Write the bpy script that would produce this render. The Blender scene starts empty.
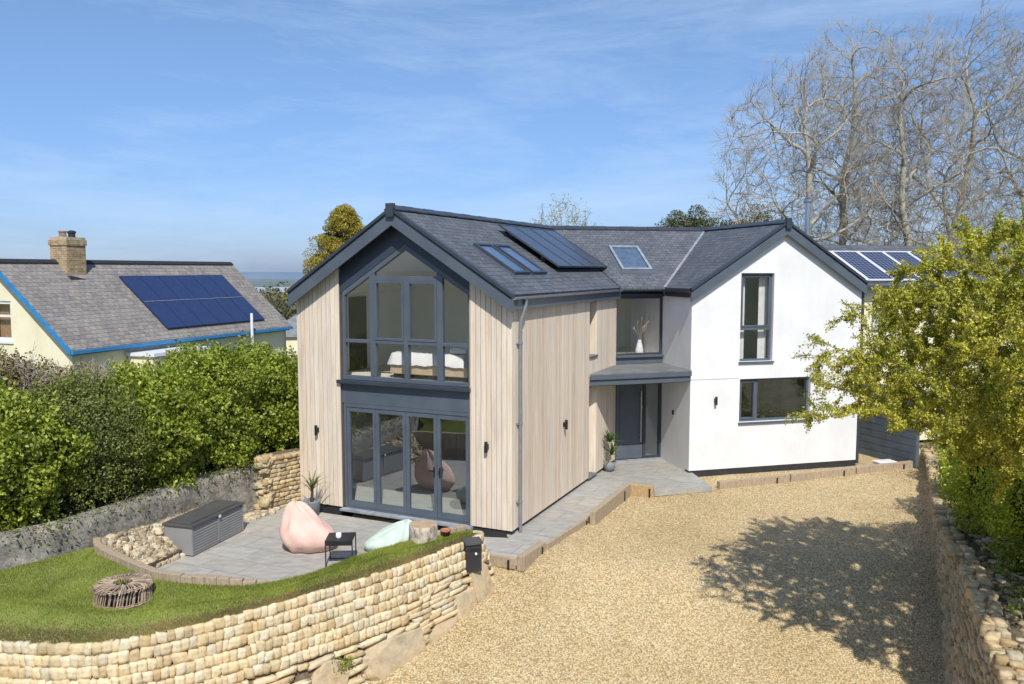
import bpy, bmesh, math, random
import numpy as np
from mathutils import Vector, Matrix, noise as mnoise

random.seed(7)
rng = np.random.default_rng(7)
R = math.radians
scene = bpy.context.scene
COL = scene.collection

# ------------------------------------------------------------------ helpers
def V(*a): return np.array(a, float)
def V3(p): return np.array([p[0], p[1], p[2] if len(p) > 2 else 0.0], float)

def world_of(o):
    m = Matrix.LocRotScale(o.location, o.rotation_euler, o.scale)
    return world_of(o.parent) @ m if o.parent else m

def tag(o, label=None, cat=None, group=None, kind=None):
    if label: o['label'] = label
    if cat: o['category'] = cat
    if group: o['group'] = group
    if kind: o['kind'] = kind
    return o

def thing(name, label, cat, loc=(0, 0, 0), rz=0, group=None):
    o = bpy.data.objects.new(name, None)
    o.empty_display_size = 0.2
    COL.objects.link(o)
    o.location = loc; o.rotation_euler = (0, 0, rz)
    return tag(o, label, cat, group)

def mesh_obj(name, verts, faces, mat, parent=None, world=False, uv=None, smooth=False, recalc=True):
    """verts Nx3; when world is True they are world coordinates and are brought into the parent's frame"""
    verts = np.asarray(verts, float).reshape(-1, 3)
    wv = verts
    if world and parent is not None:
        mi = np.array(world_of(parent).inverted())
        verts = verts @ mi[:3, :3].T + mi[:3, 3]
    me = bpy.data.meshes.new(name)
    if isinstance(faces, np.ndarray):
        nf, k = faces.shape
        me.vertices.add(len(verts)); me.vertices.foreach_set('co', verts.astype(np.float32).ravel())
        me.loops.add(nf * k); me.loops.foreach_set('vertex_index', faces.astype(np.int32).ravel())
        me.polygons.add(nf)
        me.polygons.foreach_set('loop_start', np.arange(0, nf * k, k, dtype=np.int32))
        me.polygons.foreach_set('loop_total', np.full(nf, k, dtype=np.int32))
        me.update(calc_edges=True)
        recalc = False
    else:
        me.from_pydata([tuple(v) for v in verts], [], faces)
    if recalc:
        bm = bmesh.new(); bm.from_mesh(me)
        bmesh.ops.recalc_face_normals(bm, faces=bm.faces)
        bm.to_mesh(me); bm.free()
    if uv is not None:
        o0, a, b = uv
        lay = me.uv_layers.new(name='UVMap')
        idx = np.empty(len(me.loops), dtype=np.int32); me.loops.foreach_get('vertex_index', idx)
        rel = wv - V3(o0)
        uvs = np.stack([rel @ V3(a), rel @ V3(b)], 1)[idx]
        lay.data.foreach_set('uv', uvs.astype(np.float32).ravel())
    if smooth:
        me.polygons.foreach_set('use_smooth', np.ones(len(me.polygons), dtype=bool))
    for m in (mat if isinstance(mat, (list, tuple)) else [mat]): me.materials.append(m)
    o = bpy.data.objects.new(name, me)
    COL.objects.link(o)
    if parent is not None: o.parent = parent
    return o

class MB:
    def __init__(s): s.v = []; s.f = []
    def add(s, vs, fs):
        n = len(s.v); s.v += [tuple(map(float, p)) for p in vs]; s.f += [tuple(i + n for i in f) for f in fs]; return s
    def box(s, x0, x1, y0, y1, z0, z1):
        return s.add([(x0, y0, z0), (x1, y0, z0), (x1, y1, z0), (x0, y1, z0), (x0, y0, z1), (x1, y0, z1), (x1, y1, z1), (x0, y1, z1)],
                     [(0, 3, 2, 1), (4, 5, 6, 7), (0, 1, 5, 4), (1, 2, 6, 5), (2, 3, 7, 6), (3, 0, 4, 7)])
    def fbox(s, fr, a0, a1, b0, b1, z0, z1, z1b=None, z0b=None):
        """box in a facade frame; the top (and bottom) may slope along a"""
        z1b = z1 if z1b is None else z1b; z0b = z0 if z0b is None else z0b
        P_ = lambda a, b, z: fr[0] + fr[1] * a + fr[2] * b + V(0, 0, z)
        return s.add([P_(a0, b0, z0), P_(a1, b0, z0b), P_(a1, b1, z0b), P_(a0, b1, z0), P_(a0, b0, z1), P_(a1, b0, z1b), P_(a1, b1, z1b), P_(a0, b1, z1)],
                     [(0, 3, 2, 1), (4, 5, 6, 7), (0, 1, 5, 4), (1, 2, 6, 5), (2, 3, 7, 6), (3, 0, 4, 7)])
    def prism(s, pts, off):
        """closed solid: polygon pts swept by the vector off"""
        pts = [V3(p) for p in pts]; off = V3(off); n = len(pts)
        return s.add(pts + [p + off for p in pts], [tuple(range(n)), tuple(range(2 * n - 1, n - 1, -1))] + [(i, (i + 1) % n, n + (i + 1) % n, n + i) for i in range(n)])
    def bar(s, p, q, w, h, up=(0, 0, 1)):
        p, q = V3(p), V3(q); d = q - p; d = d / np.linalg.norm(d)
        x = np.cross(d, V3(up)); x /= np.linalg.norm(x); y = np.cross(x, d)
        c = [p + x * a * w / 2 + y * b * h / 2 for a, b in ((-1, -1), (1, -1), (1, 1), (-1, 1))]
        return s.prism(c, q - p)
    def tube(s, pts, rad, n=8, caps=True):
        pts = [V3(p) for p in pts]; rad = rad if hasattr(rad, '__len__') else [rad] * len(pts)
        rings = []
        ref = V(0, 0, 1)
        for i, p in enumerate(pts):
            d = pts[min(i + 1, len(pts) - 1)] - pts[max(i - 1, 0)]; d = d / (np.linalg.norm(d) + 1e-9)
            a = ref if abs(d @ ref) < .95 else V(1, 0, 0)
            x = np.cross(d, a); x /= np.linalg.norm(x); y = np.cross(d, x)
            rings.append([p + rad[i] * (math.cos(2 * math.pi * k / n) * x + math.sin(2 * math.pi * k / n) * y) for k in range(n)])
        vs = [q for r in rings for q in r]; fs = []
        for i in range(len(rings) - 1):
            for k in range(n): fs.append((i * n + k, i * n + (k + 1) % n, (i + 1) * n + (k + 1) % n, (i + 1) * n + k))
        if caps: fs += [tuple(range(n - 1, -1, -1)), tuple((len(rings) - 1) * n + k for k in range(n))]
        return s.add(vs, fs)
    def lathe(s, prof, n=20, c=(0, 0, 0)):
        vs = []; fs = []
        for r, z in prof:
            for k in range(n): vs.append((c[0] + r * math.cos(2 * math.pi * k / n), c[1] + r * math.sin(2 * math.pi * k / n), c[2] + z))
        for i in range(len(prof) - 1):
            for k in range(n): fs.append((i * n + k, i * n + (k + 1) % n, (i + 1) * n + (k + 1) % n, (i + 1) * n + k))
        fs += [tuple(range(n - 1, -1, -1)), tuple((len(prof) - 1) * n + k for k in range(n))]
        return s.add(vs, fs)
    def build(s, name, mat, parent=None, world=True, uv=None, smooth=False, bevel=0):
        o = mesh_obj(name, s.v, s.f, mat, parent, world, uv, smooth)
        if bevel:
            m = o.modifiers.new('bevel', 'BEVEL'); m.width = bevel; m.segments = 2; m.limit_method = 'ANGLE'
        return o

def copy_tree(o, parent=None):
    c = o.copy(); COL.objects.link(c); c.parent = parent
    for ch in [x for x in bpy.data.objects if x.parent == o]: copy_tree(ch, c)
    return c

# ------------------------------------------------------------------ materials
def new_mat(name):
    m = bpy.data.materials.new(name); m.use_nodes = True
    nt = m.node_tree; nt.nodes.clear()
    return m, nt, nt.nodes, nt.links
def N(nt, typ, **kw):
    n = nt.nodes.new(typ)
    for k, v in kw.items():
        if k in n.inputs: n.inputs[k].default_value = v
        else: setattr(n, k, v)
    return n
def c4(c): return (c[0], c[1], c[2], 1)
def srgb(r, g, b):
    f = lambda x: (x / 255 / 12.92) if x / 255 <= .04045 else ((x / 255 + .055) / 1.055) ** 2.4
    return (f(r), f(g), f(b))
def ramp(nt, stops):
    r = nt.nodes.new('ShaderNodeValToRGB'); e = r.color_ramp.elements
    while len(e) < len(stops): e.new(.5)
    for i, (p, c) in enumerate(stops): e[i].position = p; e[i].color = c4(c)
    return r
def mixc(nt, fac, a, b, mode='MIX'):
    m = nt.nodes.new('ShaderNodeMix'); m.data_type = 'RGBA'; m.blend_type = mode
    for i, x in ((0, fac), (6, a), (7, b)):
        if isinstance(x, bpy.types.NodeSocket): nt.links.new(x, m.inputs[i])
        else: m.inputs[i].default_value = x if i == 0 else c4(x)
    return m.outputs[2]
def math_(nt, op, a, b=None, c=None):
    m = nt.nodes.new('ShaderNodeMath'); m.operation = op
    for i, x in enumerate((a, b, c)):
        if x is None: continue
        if isinstance(x, bpy.types.NodeSocket): nt.links.new(x, m.inputs[i])
        else: m.inputs[i].default_value = x
    return m.outputs[0]
def finish(nt, color, rough=.7, height=None, bs=.3, bd=.02, metallic=0, spec=.5, normal=None):
    b = nt.nodes.new('ShaderNodeBsdfPrincipled'); o = nt.nodes.new('ShaderNodeOutputMaterial')
    if isinstance(color, bpy.types.NodeSocket): nt.links.new(color, b.inputs['Base Color'])
    else: b.inputs['Base Color'].default_value = c4(color)
    if isinstance(rough, bpy.types.NodeSocket): nt.links.new(rough, b.inputs['Roughness'])
    else: b.inputs['Roughness'].default_value = rough
    b.inputs['Metallic'].default_value = metallic
    b.inputs['Specular IOR Level'].default_value = spec
    if height is not None:
        bp = nt.nodes.new('ShaderNodeBump'); bp.inputs['Strength'].default_value = bs; bp.inputs['Distance'].default_value = bd
        nt.links.new(height, bp.inputs['Height']); nt.links.new(bp.outputs[0], b.inputs['Normal'])
    nt.links.new(b.outputs[0], o.inputs[0])
    return b
def coords(nt, kind='Object', scale=(1, 1, 1), rot=(0, 0, 0)):
    t = nt.nodes.new('ShaderNodeTexCoord'); m = nt.nodes.new('ShaderNodeMapping')
    m.inputs['Scale'].default_value = scale; m.inputs['Rotation'].default_value = rot
    nt.links.new(t.outputs[kind], m.inputs[0]); return m.outputs[0]
def noise_(nt, co, scale, detail=4, rough=.55, dist=0):
    n = N(nt, 'ShaderNodeTexNoise'); n.inputs['Scale'].default_value = scale; n.inputs['Detail'].default_value = detail
    n.inputs['Roughness'].default_value = rough; n.inputs['Distortion'].default_value = dist
    nt.links.new(co, n.inputs['Vector']); return n.outputs['Fac']

def pm(name, c1, c2=None, scale=5, rough=.7, bump=.15, bscale=40, metallic=0, spec=.5, kind='Object', sc=(1, 1, 1), lo=.35, hi=.65, island=0, dirt=0):
    m, nt, n, l = new_mat(name)
    c2 = c2 or tuple(x * .8 for x in c1)
    co = coords(nt, kind, sc)
    f = noise_(nt, co, scale)
    r = ramp(nt, [(lo, c1), (hi, c2)]); l.new(f, r.inputs[0]); col = r.outputs[0]
    if island:
        g = n.new('ShaderNodeNewGeometry')
        v = math_(nt, 'MULTIPLY_ADD', g.outputs['Random Per Island'], island, 1 - island / 2)
        h = nt.nodes.new('ShaderNodeHueSaturation'); l.new(col, h.inputs['Color']); l.new(v, h.inputs['Value']); col = h.outputs[0]
    if dirt:
        d = noise_(nt, coords(nt, 'Object', (1, 1, .25)), 1.7, 6, .7)
        rr = ramp(nt, [(.45, (1, 1, 1)), (.75, (1 - dirt,) * 3)]); l.new(d, rr.inputs[0])
        col = mixc(nt, 1.0, col, rr.outputs[0], 'MULTIPLY')
    hgt = noise_(nt, co, bscale, 5) if bump else None
    finish(nt, col, rough, hgt, bump, .02, metallic, spec)
    return m

M = {}
M['alu'] = pm('anthracite_aluminium', srgb(88, 96, 106), srgb(80, 88, 98), 2, .35, .0, spec=.5)
M['alu_dark'] = pm('dark_metal_trim', srgb(60, 66, 75), srgb(52, 58, 67), 2, .4, .0)
M['navy'] = pm('dark_infill_panel', srgb(58, 66, 80), srgb(50, 58, 72), 2, .45, .0)
M['black'] = pm('black_metal', (.012, .012, .014), (.02, .02, .022), 6, .45, .0)
M['steel'] = pm('brushed_steel', (.55, .56, .58), (.45, .46, .48), 8, .28, .0, metallic=1)
M['zinc'] = pm('galvanised_pipe', (.36, .38, .42), (.30, .32, .36), 6, .42, .05, metallic=.6)
M['lead'] = pm('lead_flashing', (.33, .35, .38), (.22, .24, .27), 5, .5, .1)
M['render'] = pm('white_render', (.79, .79, .775), (.72, .72, .705), 1.2, .9, .18, 110, dirt=.06)
M['inner'] = pm('interior_plaster', (.90, .90, .86), (.87, .87, .83), 1, .9, .0)
M['carpet'] = pm('cream_floor', (.76, .72, .63), (.70, .66, .58), 3, .8, .1)
M['fabric_white'] = pm('white_bedding', (.8, .8, .79), (.7, .7, .7), 3, .9, .2, 9)
M['oak'] = pm('oak', (.42, .26, .13), (.3, .18, .09), 6, .5, .1, sc=(1, 6, 1))
M['pale_wood'] = pm('pale_wood', (.58, .45, .31), (.50, .38, .26), 6, .5, .1, sc=(1, 6, 1))
M['darkwood'] = pm('dark_walnut', (.055, .032, .022), (.035, .02, .015), 4, .4, .1, sc=(1, 6, 1))
M['plinth'] = pm('dark_plinth', (.02, .021, .024), (.03, .03, .034), 4, .7, .1)
M['sill'] = pm('grey_membrane', (.20, .205, .20), (.15, .155, .155), 2.3, .6, .1, 60, dirt=.25)
M['plastic_grey'] = pm('grey_plastic', (.26, .26, .255), (.235, .235, .23), 3, .5, .05)
M['plastic_dark'] = pm('dark_plastic_lid', (.085, .083, .08), (.07, .068, .066), 4, .6, .1)
M['pink'] = pm('pink_fabric', srgb(226, 192, 176), srgb(216, 178, 162), 5, .85, .35, 6)
M['mint'] = pm('mint_fabric', srgb(196, 212, 198), srgb(182, 198, 184), 5, .85, .35, 6)
M['terracotta'] = pm('terracotta', (.42, .18, .09), (.32, .13, .07), 8, .8, .1)
M['white'] = pm('white_gloss', (.8, .8, .8), (.75, .75, .75), 3, .4, .0)
M['blue'] = pm('blue_paint', srgb(58, 138, 190), srgb(48, 122, 176), 5, .5, .05)
M['cream'] = pm('cream_render', srgb(238, 230, 196), srgb(230, 220, 184), 1.5, .9, .12, 60, dirt=.1)
M['pot'] = pm('grey_pot', (.22, .24, .25), (.16, .18, .19), 7, .7, .1)
M['wicker'] = pm('willow_rods', (.42, .32, .23), (.26, .19, .13), 12, .8, .2, island=.7)
M['soil'] = pm('bed_soil', (.12, .085, .055), (.055, .04, .028), 5, .95, .8, 22)
M['moss'] = pm('scrubby_bank', (.10, .11, .04), (.16, .12, .075), 3.2, .95, .8, 20)
M['plas_clear'] = pm('clear_plastic', (.55, .58, .6), (.5, .53, .55), 4, .2, .0)
M['skin_pot'] = pm('chimney_pot_clay', (.34, .22, .13), (.22, .15, .10), 7, .8, .2)

def m_cladding():
    m, nt, n, l = new_mat('pale_timber_cladding')
    g = n.new('ShaderNodeNewGeometry')
    r = ramp(nt, [(0, (.67, .545, .415)), (.35, (.75, .635, .495)), (.7, (.81, .705, .565)), (1, (.71, .61, .49))]); l.new(g.outputs['Random Per Island'], r.inputs[0])
    co = coords(nt, 'Object', (14, 14, .7))
    # a shift per board so the grain does not run across the joints
    add = N(nt, 'ShaderNodeVectorMath', operation='ADD'); l.new(co, add.inputs[0])
    sc = math_(nt, 'MULTIPLY', g.outputs['Random Per Island'], 40); cx = n.new('ShaderNodeCombineXYZ'); l.new(sc, cx.inputs[2]); l.new(cx.outputs[0], add.inputs[1])
    f = noise_(nt, add.outputs[0], 1.6, 6, .65)
    r2 = ramp(nt, [(.3, (.78, .74, .70)), (.55, (1, 1, 1)), (.75, (1.0, .97, .93))]); l.new(f, r2.inputs[0])
    col = mixc(nt, 1, r.outputs[0], r2.outputs[0], 'MULTIPLY')
    # knots
    vo = N(nt, 'ShaderNodeTexVoronoi'); vo.inputs['Scale'].default_value = 3.2; l.new(coords(nt, 'Object', (2.2, 2.2, 1)), vo.inputs['Vector'])
    kr = ramp(nt, [(.03, (.45, .36, .30)), (.055, (1, 1, 1))]); l.new(vo.outputs['Distance'], kr.inputs[0])
    col = mixc(nt, .7, col, kr.outputs[0], 'MULTIPLY')
    ww = noise_(nt, coords(nt, 'Object', (1, 1, .35)), 1.1, 4)
    wr = ramp(nt, [(.35, (1, 1, 1)), (.7, (.90, .90, .91))]); l.new(ww, wr.inputs[0])
    col = mixc(nt, 1, col, wr.outputs[0], 'MULTIPLY')
    finish(nt, col, .8, f, .25, .01)
    return m
M['clad'] = m_cladding()
M['clad_dark'] = pm('shadow_gap', (.16, .125, .10), (.12, .095, .08), 3, .9, 0)

def m_slate(name, a, b, mortar, bw=.25, rh=.19, rough=.55, lichen=None):
    m, nt, n, l = new_mat(name)
    uv = coords(nt, 'UV')
    br = N(nt, 'ShaderNodeTexBrick'); l.new(uv, br.inputs['Vector'])
    br.inputs['Scale'].default_value = 1; br.inputs['Brick Width'].default_value = bw; br.inputs['Row Height'].default_value = rh
    br.inputs['Mortar Size'].default_value = .006; br.inputs['Mortar Smooth'].default_value = .3; br.inputs['Bias'].default_value = 0
    br.inputs['Color1'].default_value = c4(a); br.inputs['Color2'].default_value = c4(b); br.inputs['Mortar'].default_value = c4(mortar)
    f = noise_(nt, uv, 9, 6, .7); r = ramp(nt, [(.3, (.72, .72, .72)), (.7, (1.25, 1.25, 1.25))]); l.new(f, r.inputs[0])
    f9 = noise_(nt, uv, 45, 4, .8); r9 = ramp(nt, [(.35, (.74, .74, .75)), (.65, (1.22, 1.22, 1.22))]); l.new(f9, r9.inputs[0])
    col = mixc(nt, 1, mixc(nt, 1, br.outputs['Color'], r.outputs[0], 'MULTIPLY'), r9.outputs[0], 'MULTIPLY')
    f2 = noise_(nt, uv, .8, 4); r3 = ramp(nt, [(.35, (.88, .88, .9)), (.7, (1.1, 1.1, 1.08))]); l.new(f2, r3.inputs[0])
    col = mixc(nt, 1, col, r3.outputs[0], 'MULTIPLY')
    sep = n.new('ShaderNodeSeparateXYZ'); l.new(uv, sep.inputs[0])
    fr = math_(nt, 'FRACT', math_(nt, 'DIVIDE', sep.outputs[1], rh))
    edge = ramp(nt, [(.0, (.55, .55, .55)), (.12, (1, 1, 1)), (.9, (1.04, 1.04, 1.04))]); l.new(fr, edge.inputs[0])
    col = mixc(nt, 1, col, edge.outputs[0], 'MULTIPLY')
    if lichen:
        lf = noise_(nt, uv, 5, 8, .75); lr = ramp(nt, [(.52, (0, 0, 0)), (.66, (1, 1, 1))]); l.new(lf, lr.inputs[0])
        col = mixc(nt, math_(nt, 'MULTIPLY', lr.outputs[0], .45), col, lichen)
    h = math_(nt, 'ADD', math_(nt, 'MULTIPLY', fr, .8), math_(nt, 'MULTIPLY', br.outputs['Fac'], -.6))
    h = math_(nt, 'ADD', h, math_(nt, 'MULTIPLY', f, .5))
    finish(nt, col, rough, h, .55, .015)
    return m
M['slate'] = m_slate('natural_slate', srgb(84, 87, 92), srgb(101, 103, 107), srgb(50, 52, 57), .22, .145)
M['old_tile'] = m_slate('weathered_roof_tile', srgb(122, 118, 114), srgb(146, 140, 134), srgb(82, 80, 78), .24, .19, .9, srgb(166, 150, 116))

def m_solar(name, a, b, line, cw=.16, ch=.16, lw=.04, rough=.16):
    m, nt, n, l = new_mat(name)
    uv = coords(nt, 'UV')
    br = N(nt, 'ShaderNodeTexBrick'); l.new(uv, br.inputs['Vector']); br.offset = 0
    br.inputs['Scale'].default_value = 1; br.inputs['Brick Width'].default_value = cw; br.inputs['Row Height'].default_value = ch
    br.inputs['Mortar Size'].default_value = lw * cw; br.inputs['Mortar Smooth'].default_value = .1
    br.inputs['Color1'].default_value = c4(a); br.inputs['Color2'].default_value = c4(b); br.inputs['Mortar'].default_value = c4(line)
    finish(nt, br.outputs['Color'], rough, None, spec=.7)
    return m
M['solar'] = m_solar('solar_cells_navy', (.03, .038, .062), (.036, .044, .07), (.04, .05, .075), .16, .16, .03, .22)
M['solar_blue'] = m_solar('solar_cells_blue', (.018, .034, .10), (.022, .04, .115), (.03, .045, .12), .16, .16, .02, .25)
M['frame_blue'] = pm('navy_frame', (.02, .035, .10), (.02, .035, .10), 2, .4, 0)
M['solar_grid'] = m_solar('solar_cells_grid', (.018, .026, .065), (.024, .032, .08), (.28, .32, .4), .155, .155, .05)

def m_glass(name, refl=.30, tint=(.80, .86, .84), extra=.0):
    m, nt, n, l = new_mat(name)
    tr = N(nt, 'ShaderNodeBsdfTransparent'); tr.inputs[0].default_value = c4(tint)
    gl = N(nt, 'ShaderNodeBsdfGlossy'); gl.inputs['Roughness'].default_value = .015; gl.inputs[0].default_value = (.92, .96, 1, 1)
    wv = noise_(nt, coords(nt, 'Object'), 1.1, 1)
    bp = N(nt, 'ShaderNodeBump'); bp.inputs['Strength'].default_value = .05; bp.inputs['Distance'].default_value = .02
    l.new(wv, bp.inputs['Height']); l.new(bp.outputs[0], gl.inputs['Normal'])
    lw = N(nt, 'ShaderNodeLayerWeight'); lw.inputs[0].default_value = .5
    fac = math_(nt, 'ADD', math_(nt, 'MULTIPLY', math_(nt, 'POWER', lw.outputs['Facing'], 3.0), .65), refl)
    mx = N(nt, 'ShaderNodeMixShader'); l.new(fac, mx.inputs[0]); l.new(tr.outputs[0], mx.inputs[1]); l.new(gl.outputs[0], mx.inputs[2])
    o = N(nt, 'ShaderNodeOutputMaterial'); l.new(mx.outputs[0], o.inputs[0])
    return m
M['glass'] = m_glass('window_glass', .13, (1, 1, .99))
M['glass_door'] = m_glass('door_glass', .32, (.72, .78, .78))
M['glass_roof'] = m_glass('roof_window_glass', .2, (.9, .95, .97))

def m_leaf(name, stops, trans=.3, rough=.5):
    m, nt, n, l = new_mat(name)
    g = n.new('ShaderNodeNewGeometry')
    r = ramp(nt, stops); l.new(g.outputs['Random Per Island'], r.inputs[0])
    f = noise_(nt, coords(nt, 'Object'), 1.3, 3); r2 = ramp(nt, [(.35, (.66, .70, .62)), (.65, (1.2, 1.18, 1.12))]); l.new(f, r2.inputs[0])
    col = mixc(nt, 1, r.outputs[0], r2.outputs[0], 'MULTIPLY')
    b = N(nt, 'ShaderNodeBsdfPrincipled'); l.new(col, b.inputs['Base Color']); b.inputs['Roughness'].default_value = rough; b.inputs['Specular IOR Level'].default_value = .35
    t = N(nt, 'ShaderNodeBsdfTranslucent'); l.new(mixc(nt, 1, col, (1.25, 1.15, .6), 'MULTIPLY'), t.inputs[0])
    mx = N(nt, 'ShaderNodeMixShader'); mx.inputs[0].default_value = trans; l.new(b.outputs[0], mx.inputs[1]); l.new(t.outputs[0], mx.inputs[2])
    o = N(nt, 'ShaderNodeOutputMaterial'); l.new(mx.outputs[0], o.inputs[0])
    return m
M['leaf_hedge'] = m_leaf('hedge_leaves', [(0, (.09, .14, .014)), (.3, (.19, .26, .025)), (.65, (.33, .39, .05)), (1, (.50, .53, .12))], .32, .4)
M['leaf_dark'] = m_leaf('dark_evergreen_leaves', [(0, (.08, .11, .022)), (.5, (.17, .20, .045)), (1, (.28, .30, .09))], .2)
M['leaf_dark2'] = m_leaf('olive_evergreen_leaves', [(0, (.045, .06, .02)), (.5, (.10, .115, .04)), (1, (.19, .17, .08))], .15)
M['leaf_yellow'] = m_leaf('yellow_green_leaves', [(0, (.18, .22, .02)), (.5, (.36, .40, .045)), (1, (.55, .55, .11))], .3)
M['leaf_lime'] = m_leaf('lime_leaves', [(0, (.22, .30, .02)), (.5, (.42, .50, .05)), (1, (.62, .66, .12))], .35)
M['leaf_haw'] = m_leaf('hawthorn_leaves', [(0, (.18, .22, .022)), (.3, (.38, .40, .045)), (.65, (.58, .55, .08)), (1, (.76, .68, .16))], .3)
M['leaf_brown'] = m_leaf('brown_scrub', [(0, (.15, .11, .055)), (.5, (.26, .20, .10)), (.85, (.34, .28, .15)), (1, (.26, .30, .08))], .15, .8)
M['leaf_pine'] = m_leaf('pine_needles', [(0, (.17, .16, .02)), (.5, (.36, .30, .045)), (1, (.56, .45, .09))], .2, .6)
M['leaf_far'] = m_leaf('far_scrub', [(0, (.09, .10, .05)), (.5, (.15, .15, .085)), (1, (.20, .19, .12))], .2, .8)
M['leaf_palm'] = m_leaf('palm_fronds', [(0, (.10, .11, .04)), (1, (.22, .20, .09))], .25)
M['leaf_yucca'] = m_leaf('yucca_leaves', [(0, (.05, .10, .02)), (1, (.14, .24, .06))], .25)
M['leaf_core'] = pm('dark_hedge_interior', (.03, .045, .012), (.05, .05, .02), 6, 1.0, .6, 12, spec=0)  # inner shade put into the colour; the opaque core also blocks light
M['grass'] = m_leaf('lawn_blades', [(0, (.17, .23, .03)), (.5, (.27, .33, .055)), (.9, (.42, .43, .10)), (1, (.54, .47, .22))], .3, .6)
M['bark_pale'] = pm('pale_bark', (.50, .46, .37), (.27, .24, .18), 7, .9, .5, 20)
M['bark_twig'] = pm('grey_twig_bark', (.47, .42, .34), (.33, .29, .23), 3, .9, .2, 20)
M['bark_dark'] = pm('dark_bark', (.10, .08, .06), (.05, .04, .03), 7, .9, .5, 20)
M['bark_haw'] = pm('hawthorn_bark', (.27, .23, .19), (.15, .125, .10), 7, .9, .5, 20)

def m_stone(name, stops, bump=.6, nsc=14, moss=0):
    m, nt, n, l = new_mat(name)
    g = n.new('ShaderNodeNewGeometry')
    r = ramp(nt, stops); l.new(g.outputs['Random Per Island'], r.inputs[0])
    co = coords(nt); f = noise_(nt, co, nsc, 8, .7); f2 = noise_(nt, co, 3.3, 4)
    r2 = ramp(nt, [(.3, (.70, .66, .60)), (.5, (1, 1, 1)), (.72, (1.15, 1.13, 1.08))]); l.new(f, r2.inputs[0])
    col = mixc(nt, 1, r.outputs[0], r2.outputs[0], 'MULTIPLY')
    r4 = ramp(nt, [(.35, (1.05, .98, .9)), (.65, (.9, .93, .96))]); l.new(f2, r4.inputs[0])
    col = mixc(nt, 1, col, r4.outputs[0], 'MULTIPLY')
    if moss:
        mr = ramp(nt, [(.5, (0, 0, 0)), (.62, (1, 1, 1))]); l.new(noise_(nt, co, 2.6, 7, .7), mr.inputs[0])
        col = mixc(nt, math_(nt, 'MULTIPLY', mr.outputs[0], moss), col, (.07, .075, .035))
    finish(nt, col, .88, f, bump, .03)
    return m
M['stone_buff'] = m_stone('buff_limestone', [(0, (.50, .38, .21)), (.2, (.62, .50, .30)), (.55, (.71, .59, .38)), (.8, (.74, .65, .46)), (1, (.58, .50, .36))])
M['stone_grey'] = m_stone('grey_boulder', [(0, (.42, .36, .26)), (.5, (.50, .41, .27)), (1, (.46, .37, .24))], .9, 6)
M['stone_right'] = m_stone('retaining_wall_stone', [(0, (.36, .27, .15)), (.4, (.54, .42, .235)), (.75, (.64, .51, .30)), (1, (.48, .41, .29))], .8, 14, .15)
M['stone_rubble'] = m_stone('rubble_stone', [(0, (.34, .27, .17)), (.5, (.52, .43, .29)), (1, (.68, .60, .45))], .8, 14, .3)
M['gap'] = pm('wall_shadow_gap', (.18, .135, .085), (.11, .08, .05), 9, .95, .5, 20)

def m_sleeper(name, stops):
    m, nt, n, l = new_mat(name)
    g = n.new('ShaderNodeNewGeometry')
    r = ramp(nt, stops); l.new(g.outputs['Random Per Island'], r.inputs[0])
    f = noise_(nt, coords(nt, 'Object', (5, 5, 1.2)), 6, 7, .7)
    r2 = ramp(nt, [(.3, (.62, .6, .58)), (.6, (1.1, 1.1, 1.1))]); l.new(f, r2.inputs[0])
    col = mixc(nt, 1, r.outputs[0], r2.outputs[0], 'MULTIPLY')
    finish(nt, col, .85, f, .4, .02); return m
M['sleeper'] = m_sleeper('weathered_sleeper', [(0, (.32, .245, .165)), (.5, (.45, .36, .25)), (1, (.55, .46, .34))])
M['sleeper_new'] = m_sleeper('fresh_sleeper', [(0, (.42, .29, .15)), (1, (.48, .34, .19))])

def m_gravel():
    m, nt, n, l = new_mat('golden_gravel')
    co = coords(nt)
    dn = N(nt, 'ShaderNodeTexNoise'); dn.inputs['Scale'].default_value = 9; l.new(co, dn.inputs['Vector'])
    v1_ = N(nt, 'ShaderNodeTexVoronoi'); v1_.inputs['Scale'].default_value = 33; l.new(co, v1_.inputs['Vector'])
    v2_ = N(nt, 'ShaderNodeTexVoronoi'); v2_.inputs['Scale'].default_value = 71; l.new(co, v2_.inputs['Vector'])
    s1 = n.new('ShaderNodeSeparateColor'); l.new(v1_.outputs['Color'], s1.inputs[0])
    s2 = n.new('ShaderNodeSeparateColor'); l.new(v2_.outputs['Color'], s2.inputs[0])
    st = [(0, (.40, .27, .12)), (.3, (.62, .455, .22)), (.6, (.77, .59, .31)), (.85, (.87, .715, .42)), (1, (.93, .83, .60))]
    ra = ramp(nt, st); l.new(s1.outputs[0], ra.inputs[0]); rb = ramp(nt, st); l.new(s2.outputs[0], rb.inputs[0])
    col = mixc(nt, .5, ra.outputs[0], rb.outputs[0])
    ed = ramp(nt, [(.0, (1.08, 1.08, 1.08)), (.55, (.95, .95, .95)), (.85, (.45, .42, .38))]); l.new(math_(nt, 'MULTIPLY', v1_.outputs['Distance'], 1.25), ed.inputs[0])
    col = mixc(nt, .8, col, ed.outputs[0], 'MULTIPLY')
    big = noise_(nt, co, .38, 6, .65); rg = ramp(nt, [(.35, (.86, .84, .80)), (.55, (1.0, 1.0, 1.0)), (.7, (1.07, 1.06, 1.04))]); l.new(big, rg.inputs[0])
    col = mixc(nt, 1, col, rg.outputs[0], 'MULTIPLY')
    h = math_(nt, 'SUBTRACT', 1, v1_.outputs['Distance']); h = math_(nt, 'ADD', h, math_(nt, 'MULTIPLY', math_(nt, 'SUBTRACT', 1, v2_.outputs['Distance']), .5))
    finish(nt, col, .85, h, .75, .03); return m
M['gravel'] = m_gravel()

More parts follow.
